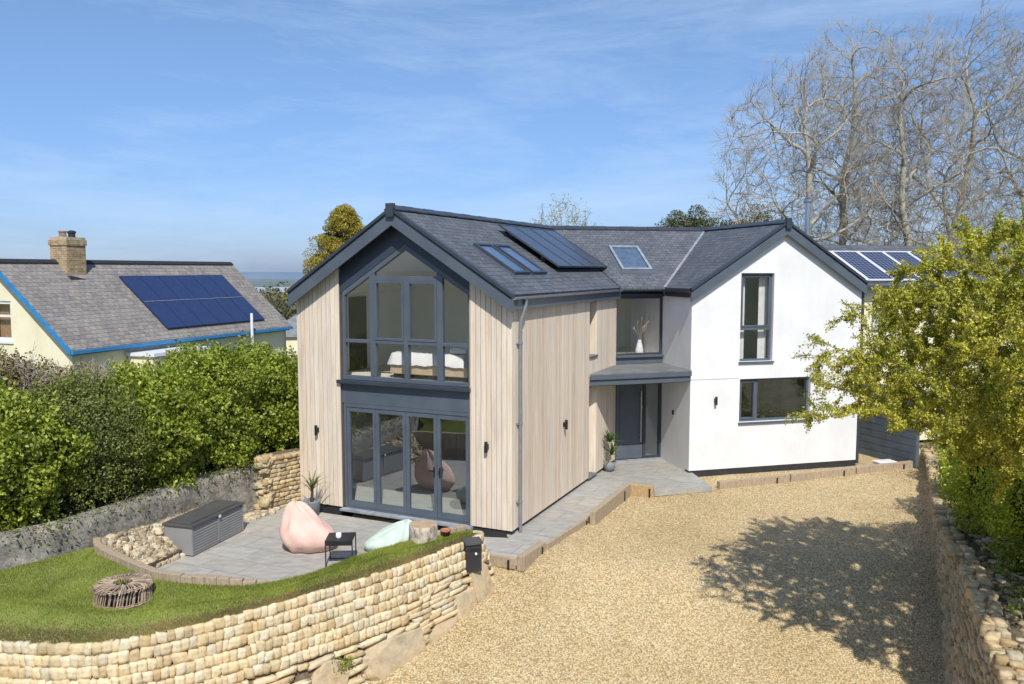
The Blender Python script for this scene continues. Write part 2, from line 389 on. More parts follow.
def m_paver(name, base1, base2, mortar, bw, rh, ang):
    m, nt, n, l = new_mat(name)
    co = coords(nt, 'Object', (1, 1, 1), (0, 0, ang))
    br = N(nt, 'ShaderNodeTexBrick'); l.new(co, br.inputs['Vector'])
    br.inputs['Scale'].default_value = 1; br.inputs['Brick Width'].default_value = bw; br.inputs['Row Height'].default_value = rh
    br.inputs['Mortar Size'].default_value = .008; br.inputs['Color1'].default_value = c4(base1); br.inputs['Color2'].default_value = c4(base2); br.inputs['Mortar'].default_value = c4(mortar)
    f = noise_(nt, coords(nt, 'Object', (1, 2.2, 1), (0, 0, ang)), 3.2, 7, .65); r = ramp(nt, [(.3, (.78, .78, .78)), (.68, (1.18, 1.17, 1.15))]); l.new(f, r.inputs[0])
    col = mixc(nt, 1, br.outputs['Color'], r.outputs[0], 'MULTIPLY')
    f3 = noise_(nt, co, .7, 5, .6); r3 = ramp(nt, [(.4, (1, 1, 1)), (.7, (1.12, 1.06, .95))]); l.new(f3, r3.inputs[0])
    col = mixc(nt, 1, col, r3.outputs[0], 'MULTIPLY')
    h = math_(nt, 'ADD', math_(nt, 'MULTIPLY', br.outputs['Fac'], -1), math_(nt, 'MULTIPLY', f, .3))
    finish(nt, col, .75, h, .25, .006); return m
M['paver'] = m_paver('grey_porcelain_paving', (.33, .322, .30), (.385, .375, .35), (.23, .22, .20), .9, .6, R(24.5))
M['paver2'] = m_paver('grey_porcelain_paving_entrance', (.31, .305, .285), (.355, .35, .325), (.24, .235, .215), .9, .6, R(24.5))

def m_greywall():
    m, nt, n, l = new_mat('old_rendered_wall')
    co = coords(nt)
    f = noise_(nt, co, 2.4, 9, .75); r = ramp(nt, [(.3, (.17, .155, .13)), (.5, (.34, .315, .27)), (.7, (.58, .54, .46))]); l.new(f, r.inputs[0])
    f2 = noise_(nt, co, 11, 6, .8); r2 = ramp(nt, [(.45, (.6, .6, .6)), (.7, (1.35, 1.3, 1.2))]); l.new(f2, r2.inputs[0])
    col = mixc(nt, 1, r.outputs[0], r2.outputs[0], 'MULTIPLY')
    finish(nt, col, .9, f2, .7, .04); return m
M['greywall'] = m_greywall()

def m_brick():
    m, nt, n, l = new_mat('weathered_chimney_brick')
    co = coords(nt, 'Object', (1, 1, 1), (math.pi / 2, 0, 0))
    br = N(nt, 'ShaderNodeTexBrick'); l.new(co, br.inputs['Vector'])
    br.inputs['Scale'].default_value = 1; br.inputs['Brick Width'].default_value = .22; br.inputs['Row Height'].default_value = .075; br.inputs['Mortar Size'].default_value = .009
    br.inputs['Color1'].default_value = (.30, .17, .09, 1); br.inputs['Color2'].default_value = (.38, .30, .18, 1); br.inputs['Mortar'].default_value = (.42, .36, .26, 1)
    f = noise_(nt, coords(nt), 5, 6, .7); r = ramp(nt, [(.35, (.7, .7, .68)), (.65, (1.3, 1.28, 1.15))]); l.new(f, r.inputs[0])
    finish(nt, mixc(nt, 1, br.outputs['Color'], r.outputs[0], 'MULTIPLY'), .9, br.outputs['Fac'], -.4, .01); return m
M['brick'] = m_brick()

def m_land():
    m, nt, n, l = new_mat('countryside')
    co = coords(nt)
    f = noise_(nt, co, .012, 6, .6); r = ramp(nt, [(.3, (.05, .075, .03)), (.5, (.10, .13, .045)), (.65, (.15, .13, .075)), (.8, (.09, .12, .04))]); l.new(f, r.inputs[0])
    vo = N(nt, 'ShaderNodeTexVoronoi'); vo.inputs['Scale'].default_value = .005; l.new(coords(nt, 'Object', (1, .45, 1)), vo.inputs['Vector'])
    sp = n.new('ShaderNodeSeparateColor'); l.new(vo.outputs['Color'], sp.inputs[0])
    fr = ramp(nt, [(0, (.05, .085, .035)), (.4, (.11, .15, .05)), (.7, (.20, .18, .10)), (1, (.09, .12, .05))]); l.new(sp.outputs[0], fr.inputs[0])
    col = mixc(nt, .5, r.outputs[0], fr.outputs[0])
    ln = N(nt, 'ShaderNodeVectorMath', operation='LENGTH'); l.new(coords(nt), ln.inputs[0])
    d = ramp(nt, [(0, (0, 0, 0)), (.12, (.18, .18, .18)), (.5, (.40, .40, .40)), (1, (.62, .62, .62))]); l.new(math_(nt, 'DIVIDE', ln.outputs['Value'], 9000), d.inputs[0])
    col = mixc(nt, d.outputs[0], col, (.20, .28, .38))  # distance haze painted into the land colour
    finish(nt, col, .95, None, spec=.1); return m
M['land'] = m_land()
M['estuary'] = pm('pale_estuary_water', (.42, .45, .47), (.34, .40, .44), .002, .5, 0)
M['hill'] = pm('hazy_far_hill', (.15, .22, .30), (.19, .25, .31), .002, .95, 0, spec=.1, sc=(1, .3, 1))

# ------------------------------------------------------------------ scene constants
E = V(0, 16.217, 0); P = V(4.714, 21.36, 0)
t1 = .4278; t3 = -.2561
v1 = V(math.sin(t1), math.cos(t1), 0); u1 = V(-v1[1], v1[0], 0)
v3 = V(math.sin(t3), math.cos(t3), 0); u3 = V(v3[1], -v3[0], 0)
Z = V(0, 0, 1)
ZR = 6.70; T = .64; D = 2.78
R1 = E + u1 * 2.65; R3 = P + u3 * 2.68
M1 = R1 + v1 * 8.62; M2 = R3 + v3 * 4.38
mm = (M2 - M1) / np.linalg.norm(M2 - M1); mb = V(-mm[1], mm[0], 0)
def isect(p, d, q, e):
    A = np.array([[d[0], -e[0]], [d[1], -e[1]]]); t = np.linalg.solve(A, (q - p)[:2]); return p + d * t[0]
G = (E, u1, -v1); S = (E, v1, -u1); WF = (P, u3, -v3); WS = (P, v3, -u3)
def gz_(y):
    if y > 15.6: return -.12
    return max(-.12 - .25 * (15.6 - y) * (1 - math.exp(-(15.6 - y) / .8)), -1.9)

# ------------------------------------------------------------------ THE HOUSE
house = thing('modern_house', 'modern two-winged house with one timber clad gable, one white rendered gable and slate roofs', 'house', tuple(E))

def wall_holes(fr, outer, holes, th, name, mat, parent, Z=Z, uv=None):
    bm = bmesh.new()
    def loop(pts):
        vs = [bm.verts.new(tuple(fr[0] + fr[1] * a + Z * z)) for a, z in pts]
        return [bm.edges.new((vs[i], vs[(i + 1) % len(vs)])) for i in range(len(vs))]
    es = loop(outer)
    for h in holes:
        a0, a1, z0, z1 = h; es += loop([(a0, z0), (a1, z0), (a1, z1), (a0, z1)])
    bmesh.ops.triangle_fill(bm, edges=es, use_beauty=True, use_dissolve=False)
    r = bmesh.ops.extrude_face_region(bm, geom=bm.faces[:])
    bmesh.ops.translate(bm, verts=[v for v in r['geom'] if isinstance(v, bmesh.types.BMVert)], vec=Vector(tuple(-fr[2] * th)))
    bmesh.ops.recalc_face_normals(bm, faces=bm.faces[:])
    bm.verts.index_update()
    vs = [tuple(v.co) for v in bm.verts]; fs = [tuple(v.index for v in f.verts) for f in bm.faces]; bm.free()
    return mesh_obj(name, vs, fs, mat, parent, True, uv=uv)

def slab(name, pts, along, down, mat, th=.11, parent=house, origin=None):
    pts = [V3(p) for p in pts]
    return MB().prism(pts, V(0, 0, -th)).build(name, mat, parent, uv=(origin if origin is not None else pts[0], along, down))
TM = T * D / 3.05          # the linking roof is a little flatter
fo = .25                   # verge overhang, timber gable
fw = .16                   # verge overhang, white gable
def rz(d, t=T): return ZR - t * d
DL = 2.74
A_rf = R1 - v1 * fo
V1c = isect(R1 - u1 * D, v1, M1 - mb * 3.05, mm)
V2c = isect(R3 - u3 * D, v3, M1 - mb * 3.05, mm)
H1 = isect(R1 + u1 * DL, v1, M1 + mb * 2.9, mm)
DRW = 2.54
H2 = isect(R3 + u3 * DRW, v3, M1 + mb * 2.9, mm)
up = lambda p, z: p + Z * z
def dn(h, t=T):           # unit vector down a slope whose plan direction is h
    w = h - Z * t; return w / np.linalg.norm(w)
kd = math.sqrt(1 + T * T)
d1_ = dn(-u1); n1_ = np.cross(v1, d1_); n1_ = n1_ if n1_[2] > 0 else -n1_
SKY = ((1.10, 1.93), (2.07, 2.90)); SKD = (1.20 * kd, 2.20 * kd)
o1_ = up(R1, ZR)
def on1(p): q = p - o1_; return (float(q @ v1), float(q @ d1_))
wall_holes((o1_, v1, n1_), [on1(up(A_rf, ZR)), on1(up(M1, ZR)), on1(up(V1c, rz(D))), on1(up(R1 - u1 * D - v1 * fo, rz(D)))], [(a0 + .06, a1 - .06, SKD[0] + .06, SKD[1] - .06) for a0, a1 in SKY], .11, 'roof', M['slate'], house, Z=d1_, uv=(o1_, v1, -d1_))
slab('roof', [up(A_rf, ZR), up(R1 + u1 * DL - v1 * fo, rz(DL)), up(H1, rz(DL)), up(M1, ZR)], v1, -dn(u1), M['slate'])
slab('roof', [up(M1, ZR), up(M2, ZR), up(V2c, rz(D)), up(V1c, rz(D))], mm, -dn(-mb), M['slate'])
slab('roof', [up(M1, ZR), up(H1, rz(DL)), up(H2, rz(DRW)), up(M2, ZR)], mm, -dn(mb), M['slate'])
B_rf = R3 - v3 * fw
slab('roof', [up(B_rf, ZR), up(R3 - u3 * D - v3 * fw, rz(D)), up(V2c, rz(D)), up(M2, ZR)], v3, -dn(-u3), M['slate'])
slab('roof', [up(B_rf, ZR), up(M2, ZR), up(H2, rz(DRW)), up(R3 + u3 * DRW - v3 * fw, rz(DRW))], v3, -dn(u3), M['slate'])
# ridge caps: angled clay tiles with a joint every 0.45 m
def ridge_run(a, b, name='ridge_tiles'):
    m = MB(); L = np.linalg.norm(b - a); d = (b - a) / L; h = V(-d[1], d[0], 0); k = 0.0
    while k < L - .05:
        e = min(k + .445, L); lift = .006 * (int(k / .45) % 2)
        for s in (-1, 1):
            q0 = a + d * k; q1 = a + d * e
            prof = [(0, .055 + lift), (.15 * s, .055 - .15 * T + lift), (.15 * s, .03 - .15 * T + lift), (0, .02 + lift)]
            m.prism([up(q0 + h * x, ZR + z) for x, z in prof], d * (e - k))
        k += .45
    return m.build(name, M['alu_dark'], house)
ridge_run(A_rf - v1 * .03, M1); ridge_run(M1, M2); ridge_run(B_rf - v3 * .03, M2)
# valleys
for a, b in ((M1, V1c), (M2, V2c)):
    p, q = up(a, ZR + .012), up(b, rz(D) + .012)
    w = .045 if a is M1 else .085
    MB().bar(p, q, w, .012).build('valley_flashing', M['alu_dark'] if a is M1 else M['lead'], house)
# bargeboards, with a dark strip above: slate edge plus its shadow as colour
def barge(fr, sr, sl, sh, z_r, off, h=.27, th=.04):
    """fr frame, ridge at a=sr, ends at a=sl and a=sh, outer face at distance off"""
    for s in (sl, sh):
        z = z_r - T * abs(s - sr)
        m = MB().fbox(fr, sr, s, off - th, off, z_r - h - .10, z_r - .062, z - .062, z - h - .10)
        o = m.build('bargeboard', M['alu'], house)
        m = MB().fbox(fr, sr, s, off - .10, off + .035, z_r - .060, z_r + .012, z + .012, z - .060)
        m.build('verge_shadow_trim', M['alu_dark'], house)
        MB().fbox(fr, sr, s, .0, off - th - .003, z_r - .20, z_r - .118, z - .118, z - .20).build('soffit', M['navy'], house)
barge(G, 2.65, -.13, 5.39, ZR, fo)
barge(WF, 2.68, -.10, 5.22, ZR, fw, h=.25)
MB().fbox(G, 2.56, 2.74, fo - .03, fo + .07, ZR - .2, ZR + .08).build('ridge_end_cap', M['alu_dark'], house)
MB().fbox(WF, 2.60, 2.76, fw - .03, fw + .07, ZR - .2, ZR + .08).build('ridge_end_cap', M['alu_dark'], house)
# eaves: fascia + gutter on the courtyard side
ez = rz(D)
def gutter(a, b, nrm, name='gutter', mat=None, r=.055):
    m = MB(); n_ = 7; L = b - a
    pr = [(r * math.cos(math.pi * k / (n_ - 1)), -r * math.sin(math.pi * k / (n_ - 1))) for k in range(n_)] + [((r - .008) * math.cos(math.pi * k / (n_ - 1)), -(r - .008) * math.sin(math.pi * k / (n_ - 1))) for k in range(n_ - 1, -1, -1)]
    m.prism([a + nrm * (x + r) + Z * z for x, z in pr], L)
    return m.build(name, mat or M['zinc'], house)
ga = R1 - u1 * (D - .03) - v1 * (fo - .02)
gutter(up(ga, ez - .05), up(V1c + u1 * .03 - v1 * .1, ez - .05), -u1)
MB().fbox(S, -.2, 6.95, .10, .125, ez - .30, ez - .08).build('fascia', M['alu'], house)
MB().fbox(S, -.2, 6.90, .0, .098, ez - .30, ez - .27).build('soffit', M['navy'], house)
gutter(up(V1c - mb * .0 + mm * .05, ez - .05), up(V2c - mm * .05, ez - .05), -mb, mat=M['alu_dark'])
wl = R3 - u3 * (D - .02)
gutter(up(wl - v3 * .1, ez - .05), up(V2c - v3 * .1, ez - .05), -u3, mat=M['alu_dark'])
MB().fbox(WS, 0.0, 1.45, .06, .085, ez - .24, ez - .08).build('fascia', M['alu_dark'], house)

# ---- timber wing walls
W1 = 5.36
def clad_run(fr, a0, a1, z0, ztop, w=.118, gap=.012, b=0.0, th=.022, name='timber_cladding', jitter=0.0):
    m = MB(); a = a0
    while a < a1 - .01:
        e = min(a + w - gap, a1)
        bb = b + random.uniform(-jitter, jitter)
        m.fbox(fr, a, e, bb - th, bb, z0, ztop(a), ztop(e))
        a += w
    return m.build(name, M['clad'], house)
under = lambda s: ZR - T * abs(s - 2.65) - .20
clad_run(G, 0.0, .955, .09, under, jitter=.003)
clad_run(G, 4.20, W1, .09, under, jitter=.003)
clad_run(S, 0.0, 4.72, .09, lambda a: ez - .1, w=.10, gap=.007, jitter=.002)
clad_run(S, 5.30, 6.98, .09, lambda a: ez - .1, w=.10, gap=.007, jitter=.002)
clad_run(S, 4.72, 5.30, 2.46, lambda a: 3.19, w=.10, gap=.007)
clad_run(S, 4.72, 5.30, 4.60, lambda a: ez - .1, w=.10, gap=.007)
# structural shell behind the boards
inner = MB()
def shell(fr, a0, a1, z0, zt0, zt1=None, b0=-.22, b1=-.024):
    return MB().fbox(fr, a0, a1, b0, b1, z0, zt0, zt1 if zt1 is not None else zt0)
for q in (shell(G, .01, .955, .09, under(.0), under(.955)), shell(G, 4.20, W1 - .01, .09, under(4.20), under(W1)),
          shell(S, .02, 4.70, .09, ez - .1), shell(S, 5.31, 6.98, .09, ez - .1), shell(S, 4.70, 5.31, 2.46, 3.17), shell(S, 4.70, 5.31, 4.62, ez - .1)):
    q.build('inner_wall', M['clad_dark'], house)
# plinths
MB().fbox(G, 0.02, .955, -.2, -.04, -.2, .088).build('plinth', M['plinth'], house)
MB().fbox(G, 4.20, W1 - .02, -.2, -.04, -.2, .088).build('plinth', M['plinth'], house)
MB().fbox(S, 0.05, 6.9, -.2, -.045, -.2, .087).build('plinth', M['plinth'], house)
# reveals of the slot windows (warm timber) and the slot windows
for z0, z1 in ((.10, 2.44), (3.22, 4.58)):
    MB().fbox(S, 5.285, 5.31, -.26, -.002, z0, z1).build('window_reveal', M['clad'], house)
    MB().fbox(S, 4.71, 4.735, -.26, -.03, z0, z1).build('window_reveal', M['clad'], house)
    f = MB(); 
    f.fbox(S, 4.735, 4.79, -.24, -.19, z0, z1); f.fbox(S, 5.23, 5.284, -.24, -.19, z0, z1)
    f.fbox(S, 4.791, 5.229, -.24, -.19, z0, z0 + .06); f.fbox(S, 4.791, 5.229, -.24, -.19, z1 - .06, z1)
    fo_ = f.build('window', M['alu'], house)
    MB().fbox(S, 4.79, 5.23, -.222, -.214, z0 + .06, z1 - .06).build('pane', M['glass'], fo_)
    MB().fbox(S, 4.70, 5.32, -.18, .035, z0 - .045, z0 - .005).build('window_sill', M['alu'], house)
# left and rear walls of the timber wing
Lw = E + u1 * W1
h1w = isect(Lw, v1, M1 + mb * 2.75, mm)
LL = float((h1w - Lw) @ v1)
FL = (Lw, v1, u1)
clad_run(FL, 0, LL, .09, lambda a: under(W1) - .02, w=.24, gap=.012)
MB().fbox(FL, .03, LL, -.22, -.024, -.1, under(W1) - .02).build('inner_wall', M['inner'], house)
RW = R3 + u3 * 2.49
h2w = isect(RW, v3, M1 + mb * 2.75, mm)
MB().prism([h1w + Z * -.2, h2w + Z * -.2, h2w - mb * .25 + Z * -.2, h1w - mb * .25 + Z * -.2], V(0, 0, 5.05)).build('rear_wall', M['render'], house)
MB().prism([RW + Z * -.2 + v3 * .26, RW - u3 * .25 + Z * -.2 + v3 * .26, h2w - u3 * .25 + Z * -.2, h2w + Z * -.2], V(0, 0, 5.2)).build('rendered_wall', M['render'], house)

# ---- glazed gable screen
gb = -.10
def sill_line(s): return 5.95 - .63 * abs(s - 2.53)
# dark infill following the roof above the glazing
for a, b in ((.955, 2.53), (2.53, 4.20)):
    zt = lambda s: ZR - T * abs(s - 2.65) - .205
    if b == 2.53:
        MB().fbox(G, a, b, -.16, -.06, sill_line(a), zt(a), zt(b), sill_line(b)).build('gable_infill', M['navy'], house)
    else:
        MB().prism([G[0] + G[1] * s + G[2] * -.06 + Z * z for s, z in ((b, sill_line(b)), (b, zt(b)), (2.65, zt(2.65)), (a, zt(a)), (a, sill_line(a)))], v1 * .10).build('gable_infill', M['navy'], house)
scr = MB()
m_w = .085
def slope_bar(a, b, drop0, drop1, b0, b1, m):
    m.fbox(G, a, b, b0, b1, sill_line(a) - drop1, sill_line(a) - drop0, sill_line(b) - drop0, sill_line(b) - drop1)
slope_bar(.96, 2.53, .003, .12, gb - .07, gb + .03, scr); slope_bar(2.53, 4.16, .003, .12, gb - .07, gb + .03, scr)
scr.fbox(G, .96, 4.16, gb - .07, gb + .05, 2.985, 3.075)
for a0, a1 in ((.96, 1.03), (1.625, 1.76), (3.30, 3.435), (4.09, 4.16)):
    scr.fbox(G, a0, a1, gb - .069, gb + .029, 3.077, sill_line(a0) - .122, sill_line(a1) - .122)
scr.fbox(G, 2.47, 2.57, gb - .068, gb + .031, 3.077, 5.165)
scr.fbox(G, 1.761, 3.299, gb - .069, gb + .03, 5.166, 5.27)
for a0, a1 in ((1.031, 1.624), (1.761, 2.469), (2.571, 3.299), (3.436, 4.089)):
    scr.fbox(G, a0, a1, gb - .068, gb + .032, 3.81, 3.885)
# opening casements in the two middle lights above the transom
for a0, a1 in ((1.762, 2.468), (2.572, 3.298)):
    for x0, x1, z0, z1 in ((a0, a0 + .05, 3.886, 5.164), (a1 - .05, a1, 3.886, 5.164), (a0 + .051, a1 - .051, 3.886, 3.936), (a0 + .051, a1 - .051, 5.114, 5.164)):
        scr.fbox(G, x0, x1, gb - .05, gb + .045, z0, z1)
scr = scr.build('gable_window', M['alu'], house, bevel=.006)
def pane_poly(pts, mat, parent, fr=G, b=gb - .02):
    vs = [fr[0] + fr[1] * s + fr[2] * b + Z * z for s, z in pts]
    return mesh_obj('pane', vs, [tuple(range(len(vs)))], mat, parent, True)
for a0, a1 in ((1.03, 1.625), (3.435, 4.09)):
    pane_poly([(a0, 3.075), (a1, 3.075), (a1, 3.81), (a0, 3.81)], M['glass'], scr)
    pane_poly([(a0, 3.885), (a1, 3.885), (a1, sill_line(a1) - .12), (a0, sill_line(a0) - .12)], M['glass'], scr)
for a0, a1 in ((1.76, 2.47), (2.57, 3.30)):
    pane_poly([(a0, 3.075), (a1, 3.075), (a1, 3.81), (a0, 3.81)], M['glass'], scr)
    pane_poly([(a0, 3.885), (a1, 3.885), (a1, 5.166), (a0, 5.166)], M['glass'], scr)
pane_poly([(1.76, 5.27), (3.30, 5.27), (3.30, sill_line(3.30) - .12), (2.53, sill_line(2.53) - .12), (1.76, sill_line(1.76) - .12)], M['glass'], scr)
# ledge and fascia band between the floors
MB().fbox(G, .96, 4.22, -.20, -.07, 2.455, 2.90).build('fascia_panel', M['alu'], house)
MB().fbox(G, .93, 4.25, -.19, .07, 2.905, 2.98).build('window_ledge', M['alu_dark'], house, bevel=.006)
# bifold doors: outer frame, four leaves
bf = MB()
bf.fbox(G, .96, 1.02, -.19, -.07, .06, 2.45); bf.fbox(G, 4.10, 4.16, -.19, -.07, .06, 2.45); bf.fbox(G, 1.021, 4.099, -.19, -.07, 2.37, 2.45); bf.fbox(G, 1.021, 4.099, -.19, -.05, .06, .105)
bf = bf.build('bifold_door', M['alu'], house)
MB().fbox(G, .9, 4.2, -.05, .10, .03, .075).build('threshold', M['lead'], bf)
lw_ = (4.099 - 1.021) / 4
for k in range(4):
    a0 = 1.021 + k * lw_ + .004; a1 = a0 + lw_ - .008
    lf = MB()
    lf.fbox(G, a0, a0 + .075, -.16, -.085, .11, 2.365); lf.fbox(G, a1 - .075, a1, -.16, -.085, .11, 2.365)
    lf.fbox(G, a0 + .0755, a1 - .0755, -.16, -.085, .11, .235); lf.fbox(G, a0 + .0755, a1 - .0755, -.16, -.085, 2.285, 2.365)
    # blind cassette under the head, gaskets and hinges
    lf.fbox(G, a0 + .076, a1 - .076, -.084, -.078, 2.27, 2.284)
    for hz in (.5, 1.25, 2.0): lf.fbox(G, a0 - .012, a0 + .012, -.085, -.066, hz, hz + .09)
    lf = lf.build('door_leaf', M['alu'], house)
    lf.parent = bf; lf.location = (0, 0, 0)
    pane = mesh_obj('pane', [G[0] + G[1] * s + G[2] * -.12 + Z * z for s, z in ((a0 + .07, .23), (a1 - .07, .23), (a1 - .07, 2.29), (a0 + .07, 2.29))], [(0, 1, 2, 3)], M['glass_door'], bf, True)
h_ = MB()
for s_ in (1.72, 1.86):
    h_.fbox(G, s_ - .014, s_ + .014, -.085, -.065, 1.0, 1.22); h_.fbox(G, s_ - .012, s_ + .012, -.063, -.035, 1.13, 1.16); h_.fbox(G, s_ - .012, s_ + .10 if s_ > 1.8 else s_ + .012, -.034, -.02, 1.13, 1.16)
h_.build('handle', M['black'], bf)

# ---- interior of the timber wing
def zin(s): return ZR - T * abs(s - 2.65) - .26
MB().fbox(G, .2, 5.15, -8.2, -.2, -.05, .06).build('interior_floor', M['carpet'], house)
MB().fbox(G, .2, 5.15, -8.2, -.2, 2.56, 2.93).build('interior_floor', M['carpet'], house)
for s0, s1 in ((.20, .22), (5.13, 5.15)):
    MB().fbox(G, s0, s1, -8.2, -.22, .061, 2.559).build('interior_wall', M['inner'], house)
    MB().fbox(G, s0, s1, -4.6, -.22, 2.931, zin(s0)).build('interior_wall', M['inner'], house)
MB().fbox(G, .22, 5.13, -6.6, -6.5, .061, 2.559).build('interior_wall', M['inner'], house)
o = MB()
o.prism([G[0] + G[1] * s + G[2] * -4.5 + Z * z for s, z in ((.22, 2.93), (5.13, 2.93), (5.13, zin(5.13)), (2.65, zin(2.65)), (.22, zin(.22)))], v1 * .1)
o.build('interior_wall', M['inner'], house)
MB().fbox(G, 2.65, 5.13, -4.5, -.22, zin(2.65) - .02, zin(2.65), zin(5.13), zin(5.13) - .02).build('ceiling', M['inner'], house)
for s0, s1, b0, b1 in ((.22, .42, -4.5, -.22), (1.48, 2.65, -4.5, -.22), (.42, 1.48, -1.08, -.22), (.42, 1.48, -4.5, -2.92)):
    MB().fbox(G, s0, s1, b0, b1, zin(s0) - .02, zin(s0), zin(s1), zin(s1) - .02).build('ceiling', M['inner'], house)
MB().fbox(G, 5.09, 5.128, -2.35, -1.65, 2.94, 4.75).build('interior_door', M['darkwood'], house)


# ---- white wing
uw = lambda s: ZR - T * abs(s - 2.68) - .13
WW = 5.17
tall = (1.43, 2.42, 2.95, 5.32); low = (1.46, 3.64, 1.30, 2.48)
wall_holes(WF, [(0, .06), (WW, .06), (WW, uw(WW)), (2.68, uw(2.68)), (0, uw(0))], [tall, low], .25, 'rendered_wall', M['render'], house)
MB().fbox(WF, .0, WW, -.22, -.012, -.25, .058).build('plinth', M['plinth'], house)
MB().fbox(WF, .003, 1.42, .0, .004, 2.50, 2.508).build('movement_joint', M['sill'], house)
B1 = V(2.885, 22.56, 0); B2 = P + v3 * 1.70
bu = (B2 - B1); Lb = float(np.linalg.norm(bu)); bu = bu / Lb; bnn = V(bu[1], -bu[0], 0)
BK = (B1, bu, bnn)
MB().fbox(WS, .251, 3.0, -.25, -.001, -.1, ez - .12).build('rendered_wall', M['render'], house)
def window(fr, a0, a1, z0, z1, b, mull=(), tran=(), fw_=.06, dep=.07, mat='alu', glass='glass', sashes=()):
    m = MB()
    m.fbox(fr, a0, a0 + fw_, b - dep, b, z0, z1); m.fbox(fr, a1 - fw_, a1, b - dep, b, z0, z1)
    m.fbox(fr, a0 + fw_ + .0005, a1 - fw_ - .0005, b - dep, b, z0, z0 + fw_); m.fbox(fr, a0 + fw_ + .0005, a1 - fw_ - .0005, b - dep, b, z1 - fw_, z1)
    for x in mull: m.fbox(fr, x - .04, x + .04, b - dep + .002, b - .002, z0 + fw_ + .0005, z1 - fw_ - .0005)
    for z in tran: m.fbox(fr, a0 + fw_ + .0005, a1 - fw_ - .0005, b - dep + .003, b + .003, z - .04, z + .04)
    for x0, x1, y0, y1 in sashes:
        for c in ((x0, x0 + .045, y0, y1), (x1 - .045, x1, y0, y1), (x0 + .0455, x1 - .0455, y0, y0 + .045), (x0 + .0455, x1 - .0455, y1 - .045, y1)):
            m.fbox(fr, c[0], c[1], b - .05, b + .018, c[2], c[3])
    w = m.build('window', M[mat], house, bevel=.005)
    xs = [a0 + fw_] + [q for x in mull for q in (x - .04, x + .04)] + [a1 - fw_]
    zs = [z0 + fw_] + [q for z in tran for q in (z - .04, z + .04)] + [z1 - fw_]
    for i in range(0, len(xs), 2):
        for j in range(0, len(zs), 2):
            pane_poly([(xs[i], zs[j]), (xs[i + 1], zs[j]), (xs[i + 1], zs[j + 1]), (xs[i], zs[j + 1])], M[glass], w, fr, b - dep / 2)
    return w
window(WF, 1.43, 2.42, 2.95, 5.32, -.10, tran=(3.83,), sashes=((1.495, 2.355, 3.875, 5.255),))
MB().fbox(WF, 1.40, 2.45, -.11, .05, 2.90, 2.948).build('window_sill', M['alu'], house)
window(WF, 1.46, 3.64, 1.30, 2.48, -.10, glass='glass_door', mull=(2.02,), sashes=((1.525, 1.975, 1.365, 2.415),))
MB().fbox(WF, 1.43, 3.67, -.11, .05, 1.25, 1.298).build('window_sill', M['alu'], house)
MB().fbox(WF, .3, 4.9, -3.4, -3.3, .0, 2.54).build('interior_wall', M['lead'], house)
MB().fbox(WF, .3, 4.9, -3.4, -3.3, 2.76, 5.2).build('interior_wall', M['inner'], house)
MB().fbox(WF, 1.6, 2.6, -3.29, -3.0, .05, 2.1).build('kitchen_unit', M['oak'], house)
MB().fbox(WF, 2.9, 4.2, -3.29, -3.24, 1.1, 2.0).build('picture_frame', M['darkwood'], house)
MB().fbox(WF, .3, 4.9, -3.3, -.26, -.05, .05).build('interior_floor', M['carpet'], house)
MB().fbox(WF, .3, 4.9, -3.3, -.26, 2.55, 2.75).build('interior_floor', M['inner'], house)
MB().fbox(WF, 4.9, 4.95, -3.3, -.26, .0, 5.2).build('interior_wall', M['inner'], house)
MB().fbox(WF, 1.5, 3.9, -.85, -.28, .9, .94).build('worktop', M['oak'], house)
for x0, x1 in ((1.46, 1.72), (2.14, 2.40)):
    m = MB(); n_ = 14
    pts = [WF[0] + WF[1] * (x0 + (x1 - x0) * k / n_) + WF[2] * (-.30 - .03 * (k % 2)) for k in range(n_ + 1)]
    for k in range(n_): m.add([up(pts[k], 2.96), up(pts[k + 1], 2.96), up(pts[k + 1], 5.3), up(pts[k], 5.3)], [(0, 1, 2, 3)])
    m.build('curtain', M['fabric_white'], house)

# ---- recess: canopy, landing window, entrance door
T1 = E + v1 * 4.73 - u1 * .0
def canopy(z0, z1, grow, name, mat):
    front = (P - T1) / np.linalg.norm(P - T1); fn = V(front[1], -front[0], 0)
    pts = [T1 + fn * grow - front * 0.0, P + fn * grow - u3 * .003, B2 + bnn * .003 - u3 * .003, B1 + bnn * .003 - u1 * .003]
    return MB().prism([up(p, z0) for p in pts], V(0, 0, z1 - z0)).build(name, mat, house)
canopy(2.47, 2.62, .02, 'canopy', M['alu'])
canopy(2.625, 2.74, .07, 'canopy', M['alu'])
canopy(2.742, 2.775, .055, 'canopy_roof', M['sill'])
canopy(2.45, 2.468, -.02, 'canopy_soffit', M['navy'])
MB().fbox(BK, -.2, Lb + .1, -.25, -.09, 4.67, ez - .11).build('rendered_wall', M['alu_dark'], house)
MB().fbox(BK, .0, Lb, -.08, .05, 4.665, 4.74).build('window_head', M['alu_dark'], house)
MB().fbox(BK, .0, Lb, -.22, -.02, 2.78, 2.965).build('spandrel_panel', M['alu'], house)
MB().fbox(BK, .0, Lb, -.05, .06, 2.967, 3.02).build('window_sill', M['alu'], house)
window(BK, .005, Lb - .005, 3.02, 4.66, -.06, fw_=.055, mat='alu_dark')
